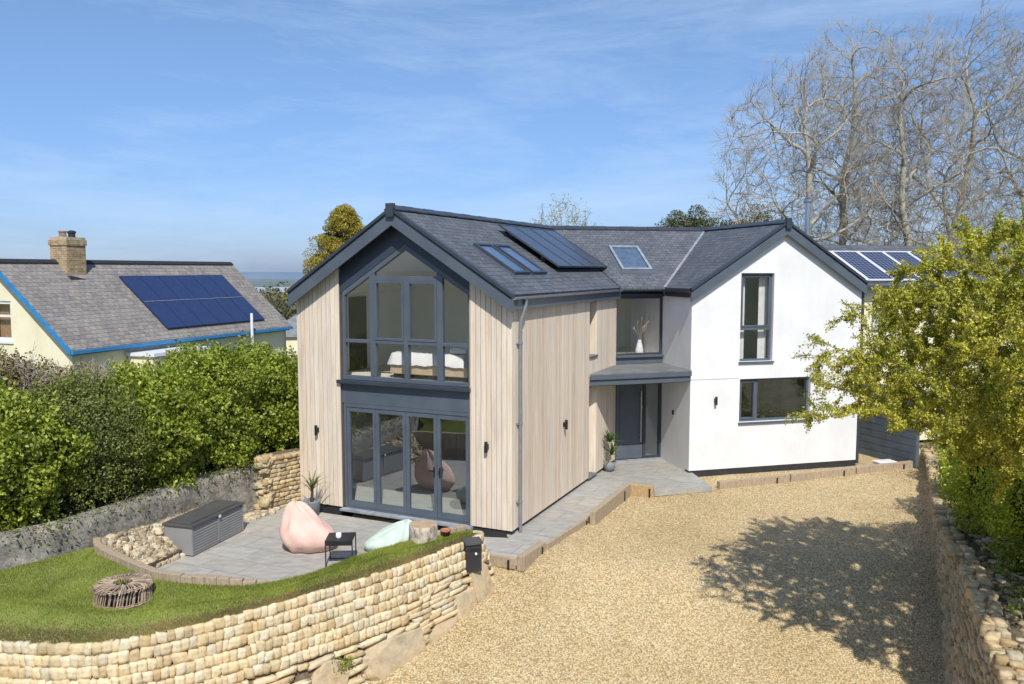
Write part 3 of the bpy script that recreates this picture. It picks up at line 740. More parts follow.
# hall interior
MB().fbox(BK, -.6, Lb + .8, -3.2, -.25, 2.57, 2.95).build('interior_floor', M['carpet'], house)
MB().fbox(BK, -.6, Lb + .8, -3.3, -3.2, .0, 4.95).build('interior_wall', M['inner'], house)
MB().fbox(BK, -.6, Lb + .8, -3.2, -.25, -.05, .05).build('interior_floor', M['carpet'], house)
MB().fbox(BK, -.12, -.02, -3.2, -.25, .05, 4.95).build('interior_wall', M['inner'], house)
MB().fbox(BK, Lb + .35, Lb + .45, -3.2, -.25, .05, 4.95).build('interior_wall', M['inner'], house)
MB().fbox(BK, .1, .8, -3.19, -3.15, 3.0, 4.4).build('interior_door', M['lead'], house)
# front door + side light
dr = MB(); dr.fbox(BK, .0, .06, -.16, -.04, .05, 2.44); dr.fbox(BK, Lb - .06, Lb, -.16, -.04, .05, 2.44); dr.fbox(BK, .061, Lb - .061, -.16, -.04, 2.37, 2.44); dr.fbox(BK, .90, .98, -.159, -.041, .05, 2.369)
dr = dr.build('front_door', M['alu_dark'], house)
MB().fbox(BK, .065, .895, -.13, -.06, .07, 2.365).build('door_leaf', M['alu'], dr, bevel=.004)
g_ = MB()
for z in (.48, ): g_.fbox(BK, .07, .89, -.0595, -.054, z, z + .008)
g_.fbox(BK, .16, .168, -.0595, -.054, .49, 2.3)
g_.build('door_groove', M['black'], dr)
hd = MB().tube([up(B1 + bu * .80 + bnn * .02, .55), up(B1 + bu * .80 + bnn * .02, 2.0)], .018, 10)
hd.fbox(BK, .79, .81, -.06, .02, .75, .77); hd.fbox(BK, .79, .81, -.06, .02, 1.78, 1.80)
hd.build('handle', M['steel'], dr)
MB().lathe([(0, 0), (.03, 0), (.03, .012), (0, .012)], 12).add([], []) if False else None
MB().fbox(BK, .83, .87, -.06, -.045, 1.50, 1.56).build('lock', M['steel'], dr)
pane_poly([(.98, .11), (Lb - .06, .11), (Lb - .06, 2.37), (.98, 2.37)], M['glass_door'], dr, BK, -.10)
MB().fbox(BK, .98, Lb - .061, -.14, -.06, .05, .11).build('bottom_rail', M['alu_dark'], dr)
MB().fbox(BK, .02, Lb, -.2, .08, .0, .045).build('doorstep', M['lead'], house)
MB().fbox(WS, .95, 1.01, .0, .03, 1.42, 1.54).build('doorbell', M['black'], house)

# roof windows, solar array
def roof_frame(o0, along, down, lift=0):
    n_ = np.cross(along, down); n_ = n_ if n_[2] > 0 else -n_
    return o0, along, down, n_
def rbox(m, rf, a0, a1, d0, d1, n0, n1):
    o0, A, Dn, n_ = rf
    c = [o0 + A * a + Dn * d + n_ * n0 for a, d in ((a0, d0), (a1, d0), (a1, d1), (a0, d1))]
    m.prism(c, n_ * (n1 - n0)); return m
RFw = roof_frame(up(R1, ZR), v1, dn(-u1)); RFm = roof_frame(up(M1, ZR), mm, dn(-mb, TM))
def roof_window(rf, a0, a1, d0, d1):
    m = MB(); w = .07
    for c in ((a0, a0 + w, d0, d1), (a1 - w, a1, d0, d1), (a0 + w + .001, a1 - w - .001, d0, d0 + w), (a0 + w + .001, a1 - w - .001, d1 - w, d1)): rbox(m, rf, *c, .0, .075)
    rw_ = m.build('roof_window', M['lead'] if rf is RFm else M['alu_dark'], house)
    g = MB(); rbox(g, rf, a0 + w, a1 - w, d0 + w, d1 - w, .045, .055); g.build('pane', M['glass_roof'], rw_)
    f = MB()
    for c in ((a0 - .10, a0 - .002, d0 - .1, d1 + .16), (a1 + .002, a1 + .10, d0 - .1, d1 + .16), (a0 - .001, a1 + .001, d1 + .002, d1 + .16), (a0 - .001, a1 + .001, d0 - .1, d0 - .002)): rbox(f, rf, *c, .001, .012)
    f.build('flashing', M['alu'], rw_)
    if rf is RFm: b = MB(); rbox(b, rf, a0 + w, a1 - w, d0 + w, d1 - w, .005, .015); b.build('blind', M['lead'], rw_)
for a0, a1 in SKY: roof_window(RFw, a0, a1, *SKD)
roof_window(RFm, 1.50, 2.42, 1.06 * kd, 2.22 * kd)
# solar array on the timber wing: four portrait panels on rails
a_s = 3.78; pw = .94
for k in range(4):
    a0 = a_s + k * (pw + .012); d0, d1 = .46 * kd, 2.10 * kd
    m = MB(); w = .028
    for c in ((a0, a0 + w, d0, d1), (a0 + pw - w, a0 + pw, d0, d1), (a0 + w, a0 + pw - w, d0, d0 + w), (a0 + w, a0 + pw - w, d1 - w, d1)): rbox(m, RFw, *c, .13, .172)
    sp = m.build('solar_panel', M['alu_dark'], house)
    g = MB(); rbox(g, RFw, a0 + w, a0 + pw - w, d0 + w, d1 - w, .15, .165); g.build('cells', M['solar'], sp, uv=(RFw[0], RFw[1], RFw[2]))
m = MB()
for d in (.8, 2.0): rbox(m, RFw, a_s - .08, a_s + 4 * (pw + .012) + .05, d, d + .04, .08, .125)
for d in (.8, 2.0):
    for a in (a_s + .1, a_s + 1.3, a_s + 2.6, a_s + 3.8): rbox(m, RFw, a, a + .06, d - .03, d + .07, .0, .08)
m.build('mounting_rail', M['black'], house)

# downpipes
dp = MB()
q = lambda a, b, z: E + v1 * a - u1 * b + Z * z
dp.tube([q(.34, .155, ez - .07), q(.34, .155, ez - .22), q(.31, .12, ez - .36), q(.28, .07, ez - .55), q(.28, .065, ez - .72), q(.28, .065, 2.0), q(.28, .065, .02)], .037, 12)
for z in (.62, 2.25, 3.9): dp.tube([q(.28, .065, z), q(.28, .065, z + .05)], .047, 12); dp.fbox(S, .20, .36, .0, .05, z + .01, z + .04)
dp.build('downpipe', M['zinc'], house, smooth=False)
dp = MB(); qq = lambda z: RW - v3 * -.03 + u3 * .06 + Z * z
dp.tube([qq(4.85), qq(-.05)], .05, 10)
for z in (.7, 2.4, 4.1): dp.tube([qq(z), qq(z + .06)], .06, 10)
dp.build('downpipe', M['alu_dark'], house)
MB().tube([V(9.05, 25.2, 4.8), V(9.05, 25.2, 7.45)], .085, 14).lathe([(.12, 0), (.13, .03), (.13, .10), (.05, .16)], 14, (9.05, 25.2, 7.45)).build('flue_pipe', M['steel'], house)

# wall lights
def wall_lamp(fr, a, z):
    m = MB(); c = lambda zz, b=.075: fr[0] + fr[1] * a + fr[2] * b + Z * zz
    m.tube([c(z - .11), c(z + .11)], .035, 12); m.fbox(fr, a - .03, a + .03, .0, .04, z - .05, z + .05)
    m.build('wall_lamp', M['black'], house)
wall_lamp(G, .55, 1.80); wall_lamp(G, 4.83, 1.80); wall_lamp(S, 2.90, 1.80); wall_lamp(WF, .73, 1.93)

# bed inside the gable room
bedc = G[0] + G[1] * 2.55 + G[2] * -1.85
bed = thing('bed', 'bed with rumpled white duvet on a low oak base behind the gable window', 'bed', tuple(up(bedc, 2.93)), math.atan2(-u1[1], -u1[0]))
MB().box(-1.02, 1.0, -.8, .8, .10, .34).build('bed_base', M['pale_wood'], bed, world=False, bevel=.02)
MB().box(-.95, .95, -.75, .75, .0, .10).build('leg', M['black'], bed, world=False)
vs, fs = [], []
nx, ny = 26, 20
for i in range(nx + 1):
    for j in range(ny + 1):
        x = -1.06 + 2.0 * i / nx; y = -.86 + 1.72 * j / ny
        e = max(abs(y) / .86, abs(x + .06) / 1.0); z = .58 + .05 * mnoise.noise(Vector((x * 3, y * 3, 1))) + .02 * mnoise.noise(Vector((x * 9, y * 9, 1)))
        if e > .93: z -= (e - .93) / .07 * .26
        vs.append((x, y, z)); 
for i in range(nx):
    for j in range(ny): a = i * (ny + 1) + j; fs.append((a, a + 1, a + ny + 2, a + ny + 1))
mesh_obj('duvet', vs, fs, M['fabric_white'], bed, smooth=True)
for y in (-.4, .4):
    mp = MB().box(.47, .92, y - .3, y + .3, .6, .74).build('pillow', M['fabric_white'], bed, world=False, bevel=.06)

# vase with dried stems on the landing
vc = B1 + bu * 1.0 - bnn * .55
vase = thing('vase', 'pale vase of dried pampas stems on the landing behind the upper entrance window', 'vase', tuple(up(vc, 2.95)))
MB().lathe([(.0, 0), (.09, 0), (.12, .15), (.08, .33), (.05, .42), (.06, .45), (.0, .44)], 16).build('vase_body', M['white'], vase, world=False, smooth=True)
m = MB()
for k in range(16):
    a = random.uniform(0, 6.28); r = random.uniform(.08, .3); h = random.uniform(.75, 1.15)
    p0 = V(0, 0, .4); p2 = V(r * math.cos(a), r * math.sin(a), h); m.tube([p0, p0 * .5 + p2 * .5 + V(0, 0, .07), p2, p2 + V(.02, 0, .12)], [.004, .004, .014, .003], 5)
m.build('stems', M['wicker'], vase, world=False)
# sideboard in the garden room
sb = thing('sideboard', 'long dark brown sideboard standing inside the bifold doors', 'sideboard', tuple(up(G[0] + G[1] * 2.1 + G[2] * -4.9, .06)), math.atan2(u1[1], u1[0]))
MB().box(-1.4, 1.4, -.22, .22, .12, .75).build('body', M['darkwood'], sb, world=False, bevel=.01)
m = MB()
for x in (-1.3, 1.3):
    for y in (-.17, .17): m.box(x - .03, x + .03, y - .03, y + .03, 0, .12)
m.build('leg', M['black'], sb, world=False)

# ------------------------------------------------------------------ paving, gravel, edging
def sheet(name, pts, z, mat, kind='structure', th=.12):
    o = MB().prism([V(p[0], p[1], z) for p in pts], V(0, 0, -th)).build(name, mat, None)
    return tag(o, kind=kind)
Sof = lambda a, b: tuple((E + v1 * a - u1 * b)[:2])
inner_curve = [(-7.35, 13.95), (-7.13, 13.58), (-6.47, 13.05), (-5.66, 12.42), (-4.8, 12.16), (-3.99, 12.08), (-3.25, 12.35), (-2.5, 13.1), (-1.85, 13.9), (-1.15, 14.48), (-.72, 14.78)]
patio = [(-7.35, 14.1)] + inner_curve[1:] + [(-.62, 15.24), (.09, 14.85), (.54, 15.70)] + [Sof(0, .5), Sof(-.3, -.5), Sof(-.3, -5.2), (-5.9, 18.6), (-6.4, 16.4)]
sheet('patio', patio, .0, M['paver'])
path = [(.66, 15.70), (1.88, 17.9), (2.9, 20.12), Sof(4.6, -.12), Sof(.0, -.12), (.0, 15.72)]
sheet('path', path, .004, M['paver'])
terrace = [(2.85, 20.0), (3.5, 19.52), (5.0, 19.97), (4.8, 21.5), (4.25, 23.1), (2.7, 22.8), Sof(4.55, -.12)]
sheet('entrance_terrace', terrace, .008, M['paver2'])

# gravel drive sheet
def grid_sheet(name, x0, x1, y0, y1, nx, ny, zf, mat):
    X, Y = np.meshgrid(np.linspace(x0, x1, nx), np.linspace(y0, y1, ny), indexing='ij')
    Zv = np.vectorize(zf)(X, Y)
    v = np.stack([X, Y, Zv], -1).reshape(-1, 3)
    i, j = np.meshgrid(np.arange(nx - 1), np.arange(ny - 1), indexing='ij'); a = (i * ny + j).ravel()
    f = np.stack([a, a + ny, a + ny + 1, a + 1], 1)
    return mesh_obj(name, v, f, mat, smooth=True)
def gravel_z(x, y):
    return gz_(y) + .018 * mnoise.noise(Vector((x * .8, y * .8, 0))) + .01 * mnoise.noise(Vector((x * 2.5, y * 2.5, 3))) - (.0 if y > 0 else 0)
tag(grid_sheet('gravel_driveway', -3.6, 13, -4, 27, 170, 310, gravel_z, M['gravel']), kind='structure')
# loose pebbles catching the light
def pebbles():
    ico = bmesh.new(); bmesh.ops.create_icosphere(ico, subdivisions=1, radius=1); tv = np.array([v.co[:] for v in ico.verts]); tf = np.array([[v.index for v in f.verts] for f in ico.faces]); ico.free()
    pts = []
    while len(pts) < 26000:
        x = rng.uniform(-2.6, 11.5); y = 10 + 13.5 * rng.random() ** 1.35
        # keep them off the paving and walls
        if (y > 14.6 and (x - .0) < (y - 14.8) * .456 + .62): continue
        if y > 19.3 and x < 5.2: continue
        if y > 20.1 + (x - 5.2) * .40: continue
        if y > 11 and x < -.55 and y > 13.6 - (-.6 - x) * .95: continue
        pts.append((x, y))
    n = len(pts); sc = rng.uniform(.007, .016, (n, 1, 1)) * rng.uniform(.6, 1.3, (n, 1, 3))
    ang = rng.uniform(0, 6.28, n); c, s = np.cos(ang), np.sin(ang)
    v = tv[None] * sc; x = v[..., 0] * c[:, None] - v[..., 1] * s[:, None]; y = v[..., 0] * s[:, None] + v[..., 1] * c[:, None]
    v = np.stack([x, y, v[..., 2] * .7], -1)
    o = np.array([(p[0], p[1], gravel_z(p[0], p[1]) + .006) for p in pts]); v += o[:, None, :]
    f = (tf[None] + (np.arange(n) * len(tv))[:, None, None]).reshape(-1, 3)
    ob = mesh_obj('gravel', v.reshape(-1, 3), f, M['pebble'], smooth=True)
    return tag(ob, kind='stuff')
M['pebble'] = m_stone('gravel_pebble', [(0, (.42, .29, .14)), (.4, (.62, .47, .24)), (.75, (.74, .61, .36)), (1, (.86, .79, .60))], .2, 60)
pebbles()

def sleeper(name, p, q, w, z0, z1, label, group=None, mat='sleeper', bev=.012):
    p, q = V3(p), V3(q); c = (p + q) / 2; d = q - p; L = np.linalg.norm(d)
    t = thing(name, label, 'sleeper', (c[0], c[1], z0), math.atan2(d[1], d[0]), group)
    m = MB().box(-L / 2, L / 2, -w / 2, w / 2, 0, z1 - z0)
    ob = m.build('timber', M[mat], t, world=False, bevel=bev)
    s = MB(); s.box(L * .3, L * .3 + .04, -w / 2 - .02, -w / 2 - .002, -.02, (z1 - z0) * .8); s.build('stake', M['black'], t, world=False)
    return t
sleeper('timber_sleeper', (.15, 14.82), (.60, 15.68), .15, -.22, .07, 'short weathered sleeper block at the near corner of the grey path')
sleeper('timber_sleeper', (-.62, 15.20), (.07, 14.88), .07, -.2, .012, 'flush timber edging along the near end of the grey path')
sleeper('timber_sleeper', (.68, 15.72), (1.80, 17.70), .07, -.2, .012, 'long flush timber edging between path and gravel')
sleeper('timber_sleeper', (1.74, 17.25), (2.85, 19.62), .13, -.16, .19, 'raised pale sleeper beside the path near the entrance')
sleeper('timber_sleeper', (2.92, 19.66), (3.46, 19.50), .13, -.16, .16, 'orange new sleeper meeting the entrance terrace edge', mat='sleeper_new')
for k, (a, b, lb) in enumerate((((5.22, 20.22), (7.25, 20.98), 'pale sleeper under the white gable, next to the terrace corner'), ((7.29, 20.99), (9.3, 21.76), 'pale sleeper in the middle of the run under the white gable'), ((9.34, 21.78), (11.25, 22.5), 'pale sleeper at the garage end of the run under the white gable'))):
    sleeper('timber_sleeper', a, b, .12, -.2, .08, lb, 'sleepers edging the white gable strip', mat='sleeper_pale')if False else sleeper('timber_sleeper', a, b, .12, -.2, .08 - .004 * k, lb, 'sleepers edging the white gable strip')
for (x, y, lb) in ((5.6, 20.27, 'first'), (6.6, 20.65, 'second')): pass

# upright sleepers retaining the lawn
def resample(pts, step):
    pts = [V3(p) for p in pts]; out = [pts[0]]; acc = 0
    seg = []; 
    d = [0]
    for a, b in zip(pts, pts[1:]): d.append(d[-1] + np.linalg.norm(b - a))
    tt = np.arange(0, d[-1], step); arr = np.array(pts)
    return np.stack([np.interp(tt, d, arr[:, k]) for k in range(3)], 1)
def smooth_curve(pts, n=8):
    pts = [V3(p) for p in pts]; out = []
    for i in range(len(pts) - 1):
        p0 = pts[max(i - 1, 0)]; p1 = pts[i]; p2 = pts[i + 1]; p3 = pts[min(i + 2, len(pts) - 1)]
        for k in range(n):
            t = k / n; out.append(.5 * ((2 * p1) + (-p0 + p2) * t + (2 * p0 - 5 * p1 + 4 * p2 - p3) * t * t + (-p0 + 3 * p1 - 3 * p2 + p3) * t ** 3))
    return out + [pts[-1]]
sw = thing('sleeper_wall', 'curved row of upright timber sleepers holding the lawn back from the patio', 'retaining wall', (-4.5, 12.2, 0))
ic = smooth_curve([(x, y, 0) for x, y in inner_curve])
sp_ = resample(ic, .205)
for i in range(len(sp_) - 1):
    a, b = sp_[i], sp_[i + 1]; d = (b - a) / np.linalg.norm(b - a); nrm = V(-d[1], d[0], 0)
    ztop = float(np.interp(a[0], [-4.4, -3.4, -1.6, -1.2], [.70, .55, .55, .70])) + random.uniform(-.012, .012)
    m = MB(); m.prism([a + d * .004 + Z * -.1, b - d * .004 + Z * -.1, b - d * .004 + nrm * .12 + Z * -.1, a + d * .004 + nrm * .12 + Z * -.1], V(0, 0, ztop + .1))
    m.build('sleeper', M['sleeper'], sw, bevel=.01)

# ------------------------------------------------------------------ lawn
outer_curve = [(-10.2, 11.6, .42), (-8.6, 10.85, .45), (-6.86, 10.50, .50), (-5.48, 10.47, .50), (-4.39, 10.98, .52), (-3.17, 11.80, .58), (-1.84, 13.02, .60), (-1.1, 13.86, .62), (-.72, 14.32, .62)]
in_full = [(-9.6, 12.1), (-8.3, 12.75), (-7.35, 13.85)] + inner_curve[1:]
oc = np.array(smooth_curve(outer_curve, 12)); inn = np.array(smooth_curve([(x, y, .58) for x, y in in_full], 12))
def arc(c, n):
    d = np.concatenate([[0], np.cumsum(np.linalg.norm(np.diff(c, axis=0), axis=1))]); t = np.linspace(0, d[-1], n)
    return np.stack([np.interp(t, d, c[:, k]) for k in range(3)], 1)
NU, NV = 160, 26
oc_, in_ = arc(oc, NU), arc(inn, NU)
lawn_v = np.zeros((NU, NV, 3))
for i in range(NU):
    fr_ = i / (NU - 1)
    for j in range(NV):
        t = j / (NV - 1); p = oc_[i] * (1 - t) + in_[i] * t
        w = min(1, np.linalg.norm((in_[i] - oc_[i])[:2]) / 1.2)
        crest = .14 * math.exp(-((t - .22) / .13) ** 2) * w
        bowl = -.13 * math.exp(-((t - .62) / .22) ** 2) * w * (1 - fr_ * .75)
        rise = .13 * math.exp(-((fr_ - .78) / .13) ** 2) * min(1, t * 3)
        edge = -.05 * max(0, 1 - t / .05)
        p = p.copy(); p[2] += crest + bowl + rise + edge + .012 * mnoise.noise(Vector((p[0] * 3, p[1] * 3, 0)))
        lawn_v[i, j] = p
a = (np.arange(NU - 1)[:, None] * NV + np.arange(NV - 1)[None]).ravel()
lf = np.stack([a, a + NV, a + NV + 1, a + 1], 1)
M['turf'] = pm('turf_soil', (.16, .21, .035), (.22, .24, .06), 5, .95, .5, 30)
tag(mesh_obj('lawn', lawn_v.reshape(-1, 3), lf, M['turf'], smooth=True), kind='structure')
def lawn_point(u, v):
    i = u * (NU - 1.001); j = v * (NV - 1.001); i0, j0 = i.astype(int), j.astype(int); fi, fj = (i - i0)[:, None], (j - j0)[:, None]
    return (lawn_v[i0, j0] * (1 - fi) * (1 - fj) + lawn_v[i0 + 1, j0] * fi * (1 - fj) + lawn_v[i0, j0 + 1] * (1 - fi) * fj + lawn_v[i0 + 1, j0 + 1] * fi * fj)
def blades(n, pts, h0, h1, w, mat, name):
    ang = rng.uniform(0, 6.28, n); h = rng.uniform(h0, h1, n); lean = rng.normal(0, .35, (n, 2)) * h[:, None]
    d = np.stack([np.cos(ang), np.sin(ang), np.zeros(n)], 1) * w
    top = pts + np.concatenate([lean, h[:, None]], 1)
    v = np.stack([pts - d, pts + d, top], 1).reshape(-1, 3)
    return tag(mesh_obj(name, v, np.arange(3 * n).reshape(-1, 3), mat), kind='stuff')
n = 130000
vv = rng.random(n)
u_ = rng.random(n)
keep = (vv > .11) | (rng.random(n) < vv * 3)
u_, vv = u_[keep], vv[keep]
blades(len(u_), lawn_point(u_, vv), .018, .045, .0035, M['grass'], 'grass')
# dry rim along the wall edge
n = 42000
M['drygrass'] = m_leaf('dry_lawn_edge', [(0, (.22, .15, .075)), (.6, (.34, .25, .14)), (1, (.24, .22, .07))], .2, .8)
blades(n, lawn_point(rng.random(n), np.abs(rng.normal(0, .055, n)).clip(0, .3)), .01, .035, .004, M['drygrass'], 'dry_grass')

# ------------------------------------------------------------------ dry stone walls
cube = bmesh.new(); bmesh.ops.create_cube(cube, size=2); bmesh.ops.subdivide_edges(cube, edges=cube.edges[:], cuts=2, use_grid_fill=True)
CV = np.array([v.co[:] for v in cube.verts]); CF = np.array([[v.index for v in f.verts] for f in cube.faces]); cube.free()
_l = np.linalg.norm(CV, axis=1, keepdims=True); CVR = CV * .90 + CV / _l * .14
def stones(items, name, mat, parent):
    """items: (centre, x axis, y axis, z axis half vectors)"""
    n = len(items); allv = np.zeros((n, len(CVR), 3))
    for i, (c, ax_, ay_, az_) in enumerate(items):
        j = rng.normal(0, .055, CVR.shape); k = rng.uniform(.86, 1.08, (8, ))
        v = CVR + j
        sk = rng.normal(0, .10, 2); v = v.copy(); v[:, 0] += sk[0] * v[:, 2]; v[:, 2] += sk[1] * v[:, 0]
        # taper by corner
        tp = 1 + rng.normal(0, .09) * v[:, 2:3]; v[:, 0:1] *= tp
        allv[i] = c + v[:, 0:1] * ax_ + v[:, 1:2] * ay_ + v[:, 2:3] * az_
    f = (CF[None] + (np.arange(n) * len(CVR))[:, None, None]).reshape(-1, 4)
    return mesh_obj(name, allv.reshape(-1, 3), f, mat, parent, True, smooth=False)

def boulders(items, mat, parent):
    cb = bmesh.new(); bmesh.ops.create_cube(cb, size=2); bmesh.ops.subdivide_edges(cb, edges=cb.edges[:], cuts=11, use_grid_fill=True)
    cv = np.array([v.co[:] for v in cb.verts]); cf = [[v.index for v in f.verts] for f in cb.faces]; cb.free()
    ln = np.linalg.norm(cv, axis=1, keepdims=True); cv = cv * .80 + cv / ln * .24
    for k, (c, ax_, ay_, az_) in enumerate(items):
        # corner cuts by random planes give the angular quarried look
        v = cv.copy(); g = np.random.default_rng(40 + k)
        for q in range(7):
            n_ = g.normal(0, 1, 3) * np.array([1, .35, 1]); n_ /= np.linalg.norm(n_); h = g.uniform(.80, 1.05); dd = v @ n_ - h; v = v - np.clip(dd, 0, None)[:, None] * n_
        dsp = np.array([.05 * mnoise.noise(Vector(p * 2.3) + Vector((k * 5, 0, 0))) + .03 * mnoise.noise(Vector(p * 7) + Vector((k, 0, 0))) for p in v])
        v = v * (1 + dsp[:, None])
        w = c + v[:, 0:1] * ax_ + v[:, 1:2] * ay_ + v[:, 2:3] * az_
        mesh_obj('boulder', w, [tuple(f) for f in cf], mat, parent, True)

def face_wall(top, outward, batter, zbase, row_h, w_rng, gapk, depth=.12, skip=None, tilt=None, hj=.0):
    """courses of stones on the outward face below the curve 'top' (Nx3)"""
    top = np.array(top); d = np.concatenate([[0], np.cumsum(np.linalg.norm(np.diff(top[:, :2], axis=0), axis=1))])
    at = lambda s: np.array([np.interp(s, d, top[:, k]) for k in range(3)])
    items = []; L = d[-1]; row = 0
    ztop_min = top[:, 2].max(); nrow = int((ztop_min - (-1.6)) / row_h) + 1
    for r in range(nrow):
        s = rng.uniform(0, .1)
        while s < L:
            w = rng.uniform(*w_rng)
            if rng.random() < .10: w *= 1.5
            p = at(s + w / 2); q = at(min(s + w / 2 + .02, L)); q0 = at(max(s + w / 2 - .02, 0)); tg = q - q0; tg[2] = 0; tg /= np.linalg.norm(tg) + 1e-9
            nrm = V(tg[1], -tg[0], 0) * outward
            hh = row_h
            z = p[2] - hh * (r + .5) - .02
            zb = zbase(p)
            if z > zb - hh:
                if skip is None or not skip(s + w / 2, z):
                    tl = tilt(s) if tilt else 0
                    ax_ = (tg * math.cos(tl) + Z * math.sin(tl)) * (w / 2 - gapk)
                    az_ = Z * (hh / 2 - gapk * .9) * rng.uniform(.90, 1.04)
                    c = p + nrm * (batter * (p[2] - z) + rng.uniform(-.010, .012)) + Z * (z - p[2] + rng.normal(0, hj))
                    items.append((c - nrm * depth * .35, ax_, nrm * depth * rng.uniform(.52, .58), az_))
            s += w
    return items, at, L
wall = thing('dry_stone_wall', 'curved buff dry stone retaining wall below the raised lawn', 'stone wall', (-3, 11.5, -1))
tp = arc(oc, 300); tp[:, 2] -= .015
# rounded end by the path
endc = np.array(smooth_curve([tuple(tp[-1]), (-.58, 14.55, .60), (-.60, 14.85, .55), (-.72, 15.05, .5)], 8))[1:]
topc = np.concatenate([tp, endc])
boul = []    # (arc length, z, half width, half height)
dtop = np.concatenate([[0], np.cumsum(np.linalg.norm(np.diff(topc[:, :2], axis=0), axis=1))]); Lt = dtop[-1]
def s_of(x, y): return dtop[np.argmin((topc[:, 0] - x) ** 2 + (topc[:, 1] - y) ** 2)]
for x, y, z, hw, hh in ((-.66, 14.3, -.22, .27, .38), (-1.02, 13.95, -.52, .26, .30), (-1.42, 13.5, -.72, .34, .22), (-2.15, 12.75, -.78, .62, .34), (-3.0, 11.95, -.86, .36, .42), (-3.75, 11.35, -.76, .40, .11)):
    boul.append((s_of(x, y), z, hw, hh))
def skipb(s, z):
    for bs, bz, hw, hh in boul:
        if abs(s - bs) < hw * .95 and abs(z - bz) < hh * .95: return True
    return False
def tiltf(s): return 0
zb_ = lambda p: gz_(p[1] - .35) - .05
upper = topc
it1, at1, L1_ = face_wall(topc, 1, .26, zb_, .150, (.070, .145), -.001, skip=lambda s, z: skipb(s, z) or (s > Lt - 2.6 and z < .62 - .35 - (Lt - s) * .12) or (s > Lt - 5.2 and z < -.38), hj=.006)
it2, _, _ = face_wall(topc, 1, .26, zb_, .078, (.16, .50), .003, skip=lambda s, z: skipb(s, z) or not ((s > Lt - 2.6 and z < .62 - .35 - (Lt - s) * .12) or (s > Lt - 5.2 and z < -.38)), hj=.012, tilt=lambda s: rng.normal(.05, .05))
stones(it1 + it2, 'wall_stones', M['stone_buff'], wall)
its = []
for bs, bz, hw, hh in boul:
    p = at1(bs); q = at1(bs + .05); q0 = at1(bs - .05); tg = q - q0; tg[2] = 0; tg /= np.linalg.norm(tg); nrm = V(tg[1], -tg[0], 0)
    c = p + nrm * (.26 * (p[2] - bz) - .05) + Z * (bz - p[2]); its.append((c, tg * hw, nrm * .11 - Z * .0, Z * hh + nrm * -.26 * hh))
boulders(its, M['stone_grey'], wall)
# dark backing and earth fill
def backing(top, outward, batter, off, zlow, parent, mat):
    top = np.array(top); vs = []; fs = []
    for i, p in enumerate(top):
        q = top[min(i + 1, len(top) - 1)] - top[max(i - 1, 0)]; tg = q.copy(); tg[2] = 0; tg /= np.linalg.norm(tg); nrm = V(tg[1], -tg[0], 0) * outward
        vs += [p - nrm * (off + .3) + Z * -.03, p - nrm * off + Z * -.03, p + nrm * (batter * (p[2] - zlow) - off) + Z * (zlow - p[2])]
    for i in range(len(top) - 1):
        a = i * 3; fs += [(a, a + 1, a + 4, a + 3), (a + 1, a + 2, a + 5, a + 4)]
    return mesh_obj('wall_core', vs, fs, mat, parent, True, smooth=True)
backing(topc, 1, .26, .055, -2.0, wall, M['gap'])

# right retaining wall
rtop = np.array(smooth_curve([(12.25, 23.9, .20), (11.60, 22.2, .26), (10.05, 18.9, .38), (8.13, 14.8, .52), (7.64, 13.5, .58), (7.08, 12.1, .62), (6.36, 10.4, .62), (5.6, 8.4, .55), (4.8, 6.0, .4)], 14))
rwall = thing('retaining_wall', 'rough golden stone retaining wall holding up the planted bed on the right of the drive', 'stone wall', (8, 15, -.2))
it, _, _ = face_wall(rtop, 1, .20, lambda p: gz_(p[1]) - .1, .105, (.09, .26), .005, depth=.15, hj=.02, tilt=lambda s: rng.normal(0, .12))
cap_ = []
d_ = np.concatenate([[0], np.cumsum(np.linalg.norm(np.diff(rtop[:, :2], axis=0), axis=1))]); s = 0
while s < d_[-1]:
    w = rng.uniform(.10, .28); p = np.array([np.interp(s + w / 2, d_, rtop[:, k]) for k in range(3)]); q = np.array([np.interp(s + w / 2 + .05, d_, rtop[:, k]) for k in range(3)])
    tg = q - p; tg[2] = 0; tg /= np.linalg.norm(tg); nrm = V(tg[1], -tg[0], 0)
    for o_ in (.05, -.12):
        ww = w * rng.uniform(.6, 1.0); cap_.append((p + nrm * (o_ + rng.uniform(-.03, .03)) + tg * rng.uniform(-.04, .04) + Z * rng.uniform(-.05, .03), (tg + nrm * rng.uniform(-.35, .35)) * ww / 2, nrm * rng.uniform(.05, .10), Z * rng.uniform(.04, .08)))
    s += w
stones(it + cap_, 'wall_stones', M['stone_right'], rwall)
backing(rtop, 1, .20, .08, -2.2, rwall, M['gap'])

# right-hand bed
def bed_z(x, y):
    xw = np.interp(y, rtop[::-1, 1], rtop[::-1, 0]); zt = np.interp(y, rtop[::-1, 1], rtop[::-1, 2])
    dx = x - xw
    return zt - .08 + .12 * min(max(dx, 0), 6) + .05 * mnoise.noise(Vector((x * 1.5, y * 1.5, 0))) + .02 * mnoise.noise(Vector((x * 6, y * 6, 0)))
vs = []; nx_, ny_ = 60, 120
for j in range(ny_):
    y = 6.2 + (23.8 - 6.2) * j / (ny_ - 1); xw = np.interp(y, rtop[::-1, 1], rtop[::-1, 0])
    for i in range(nx_): x = xw + .06 + 9 * (i / (nx_ - 1)) ** 1.5; vs.append((x, y, bed_z(x, y)))
a = (np.arange(ny_ - 1)[:, None] * nx_ + np.arange(nx_ - 1)[None]).ravel()
tag(mesh_obj('planted_bank', vs, np.stack([a, a + 1, a + nx_ + 1, a + nx_], 1), M['moss'], smooth=True), kind='structure')
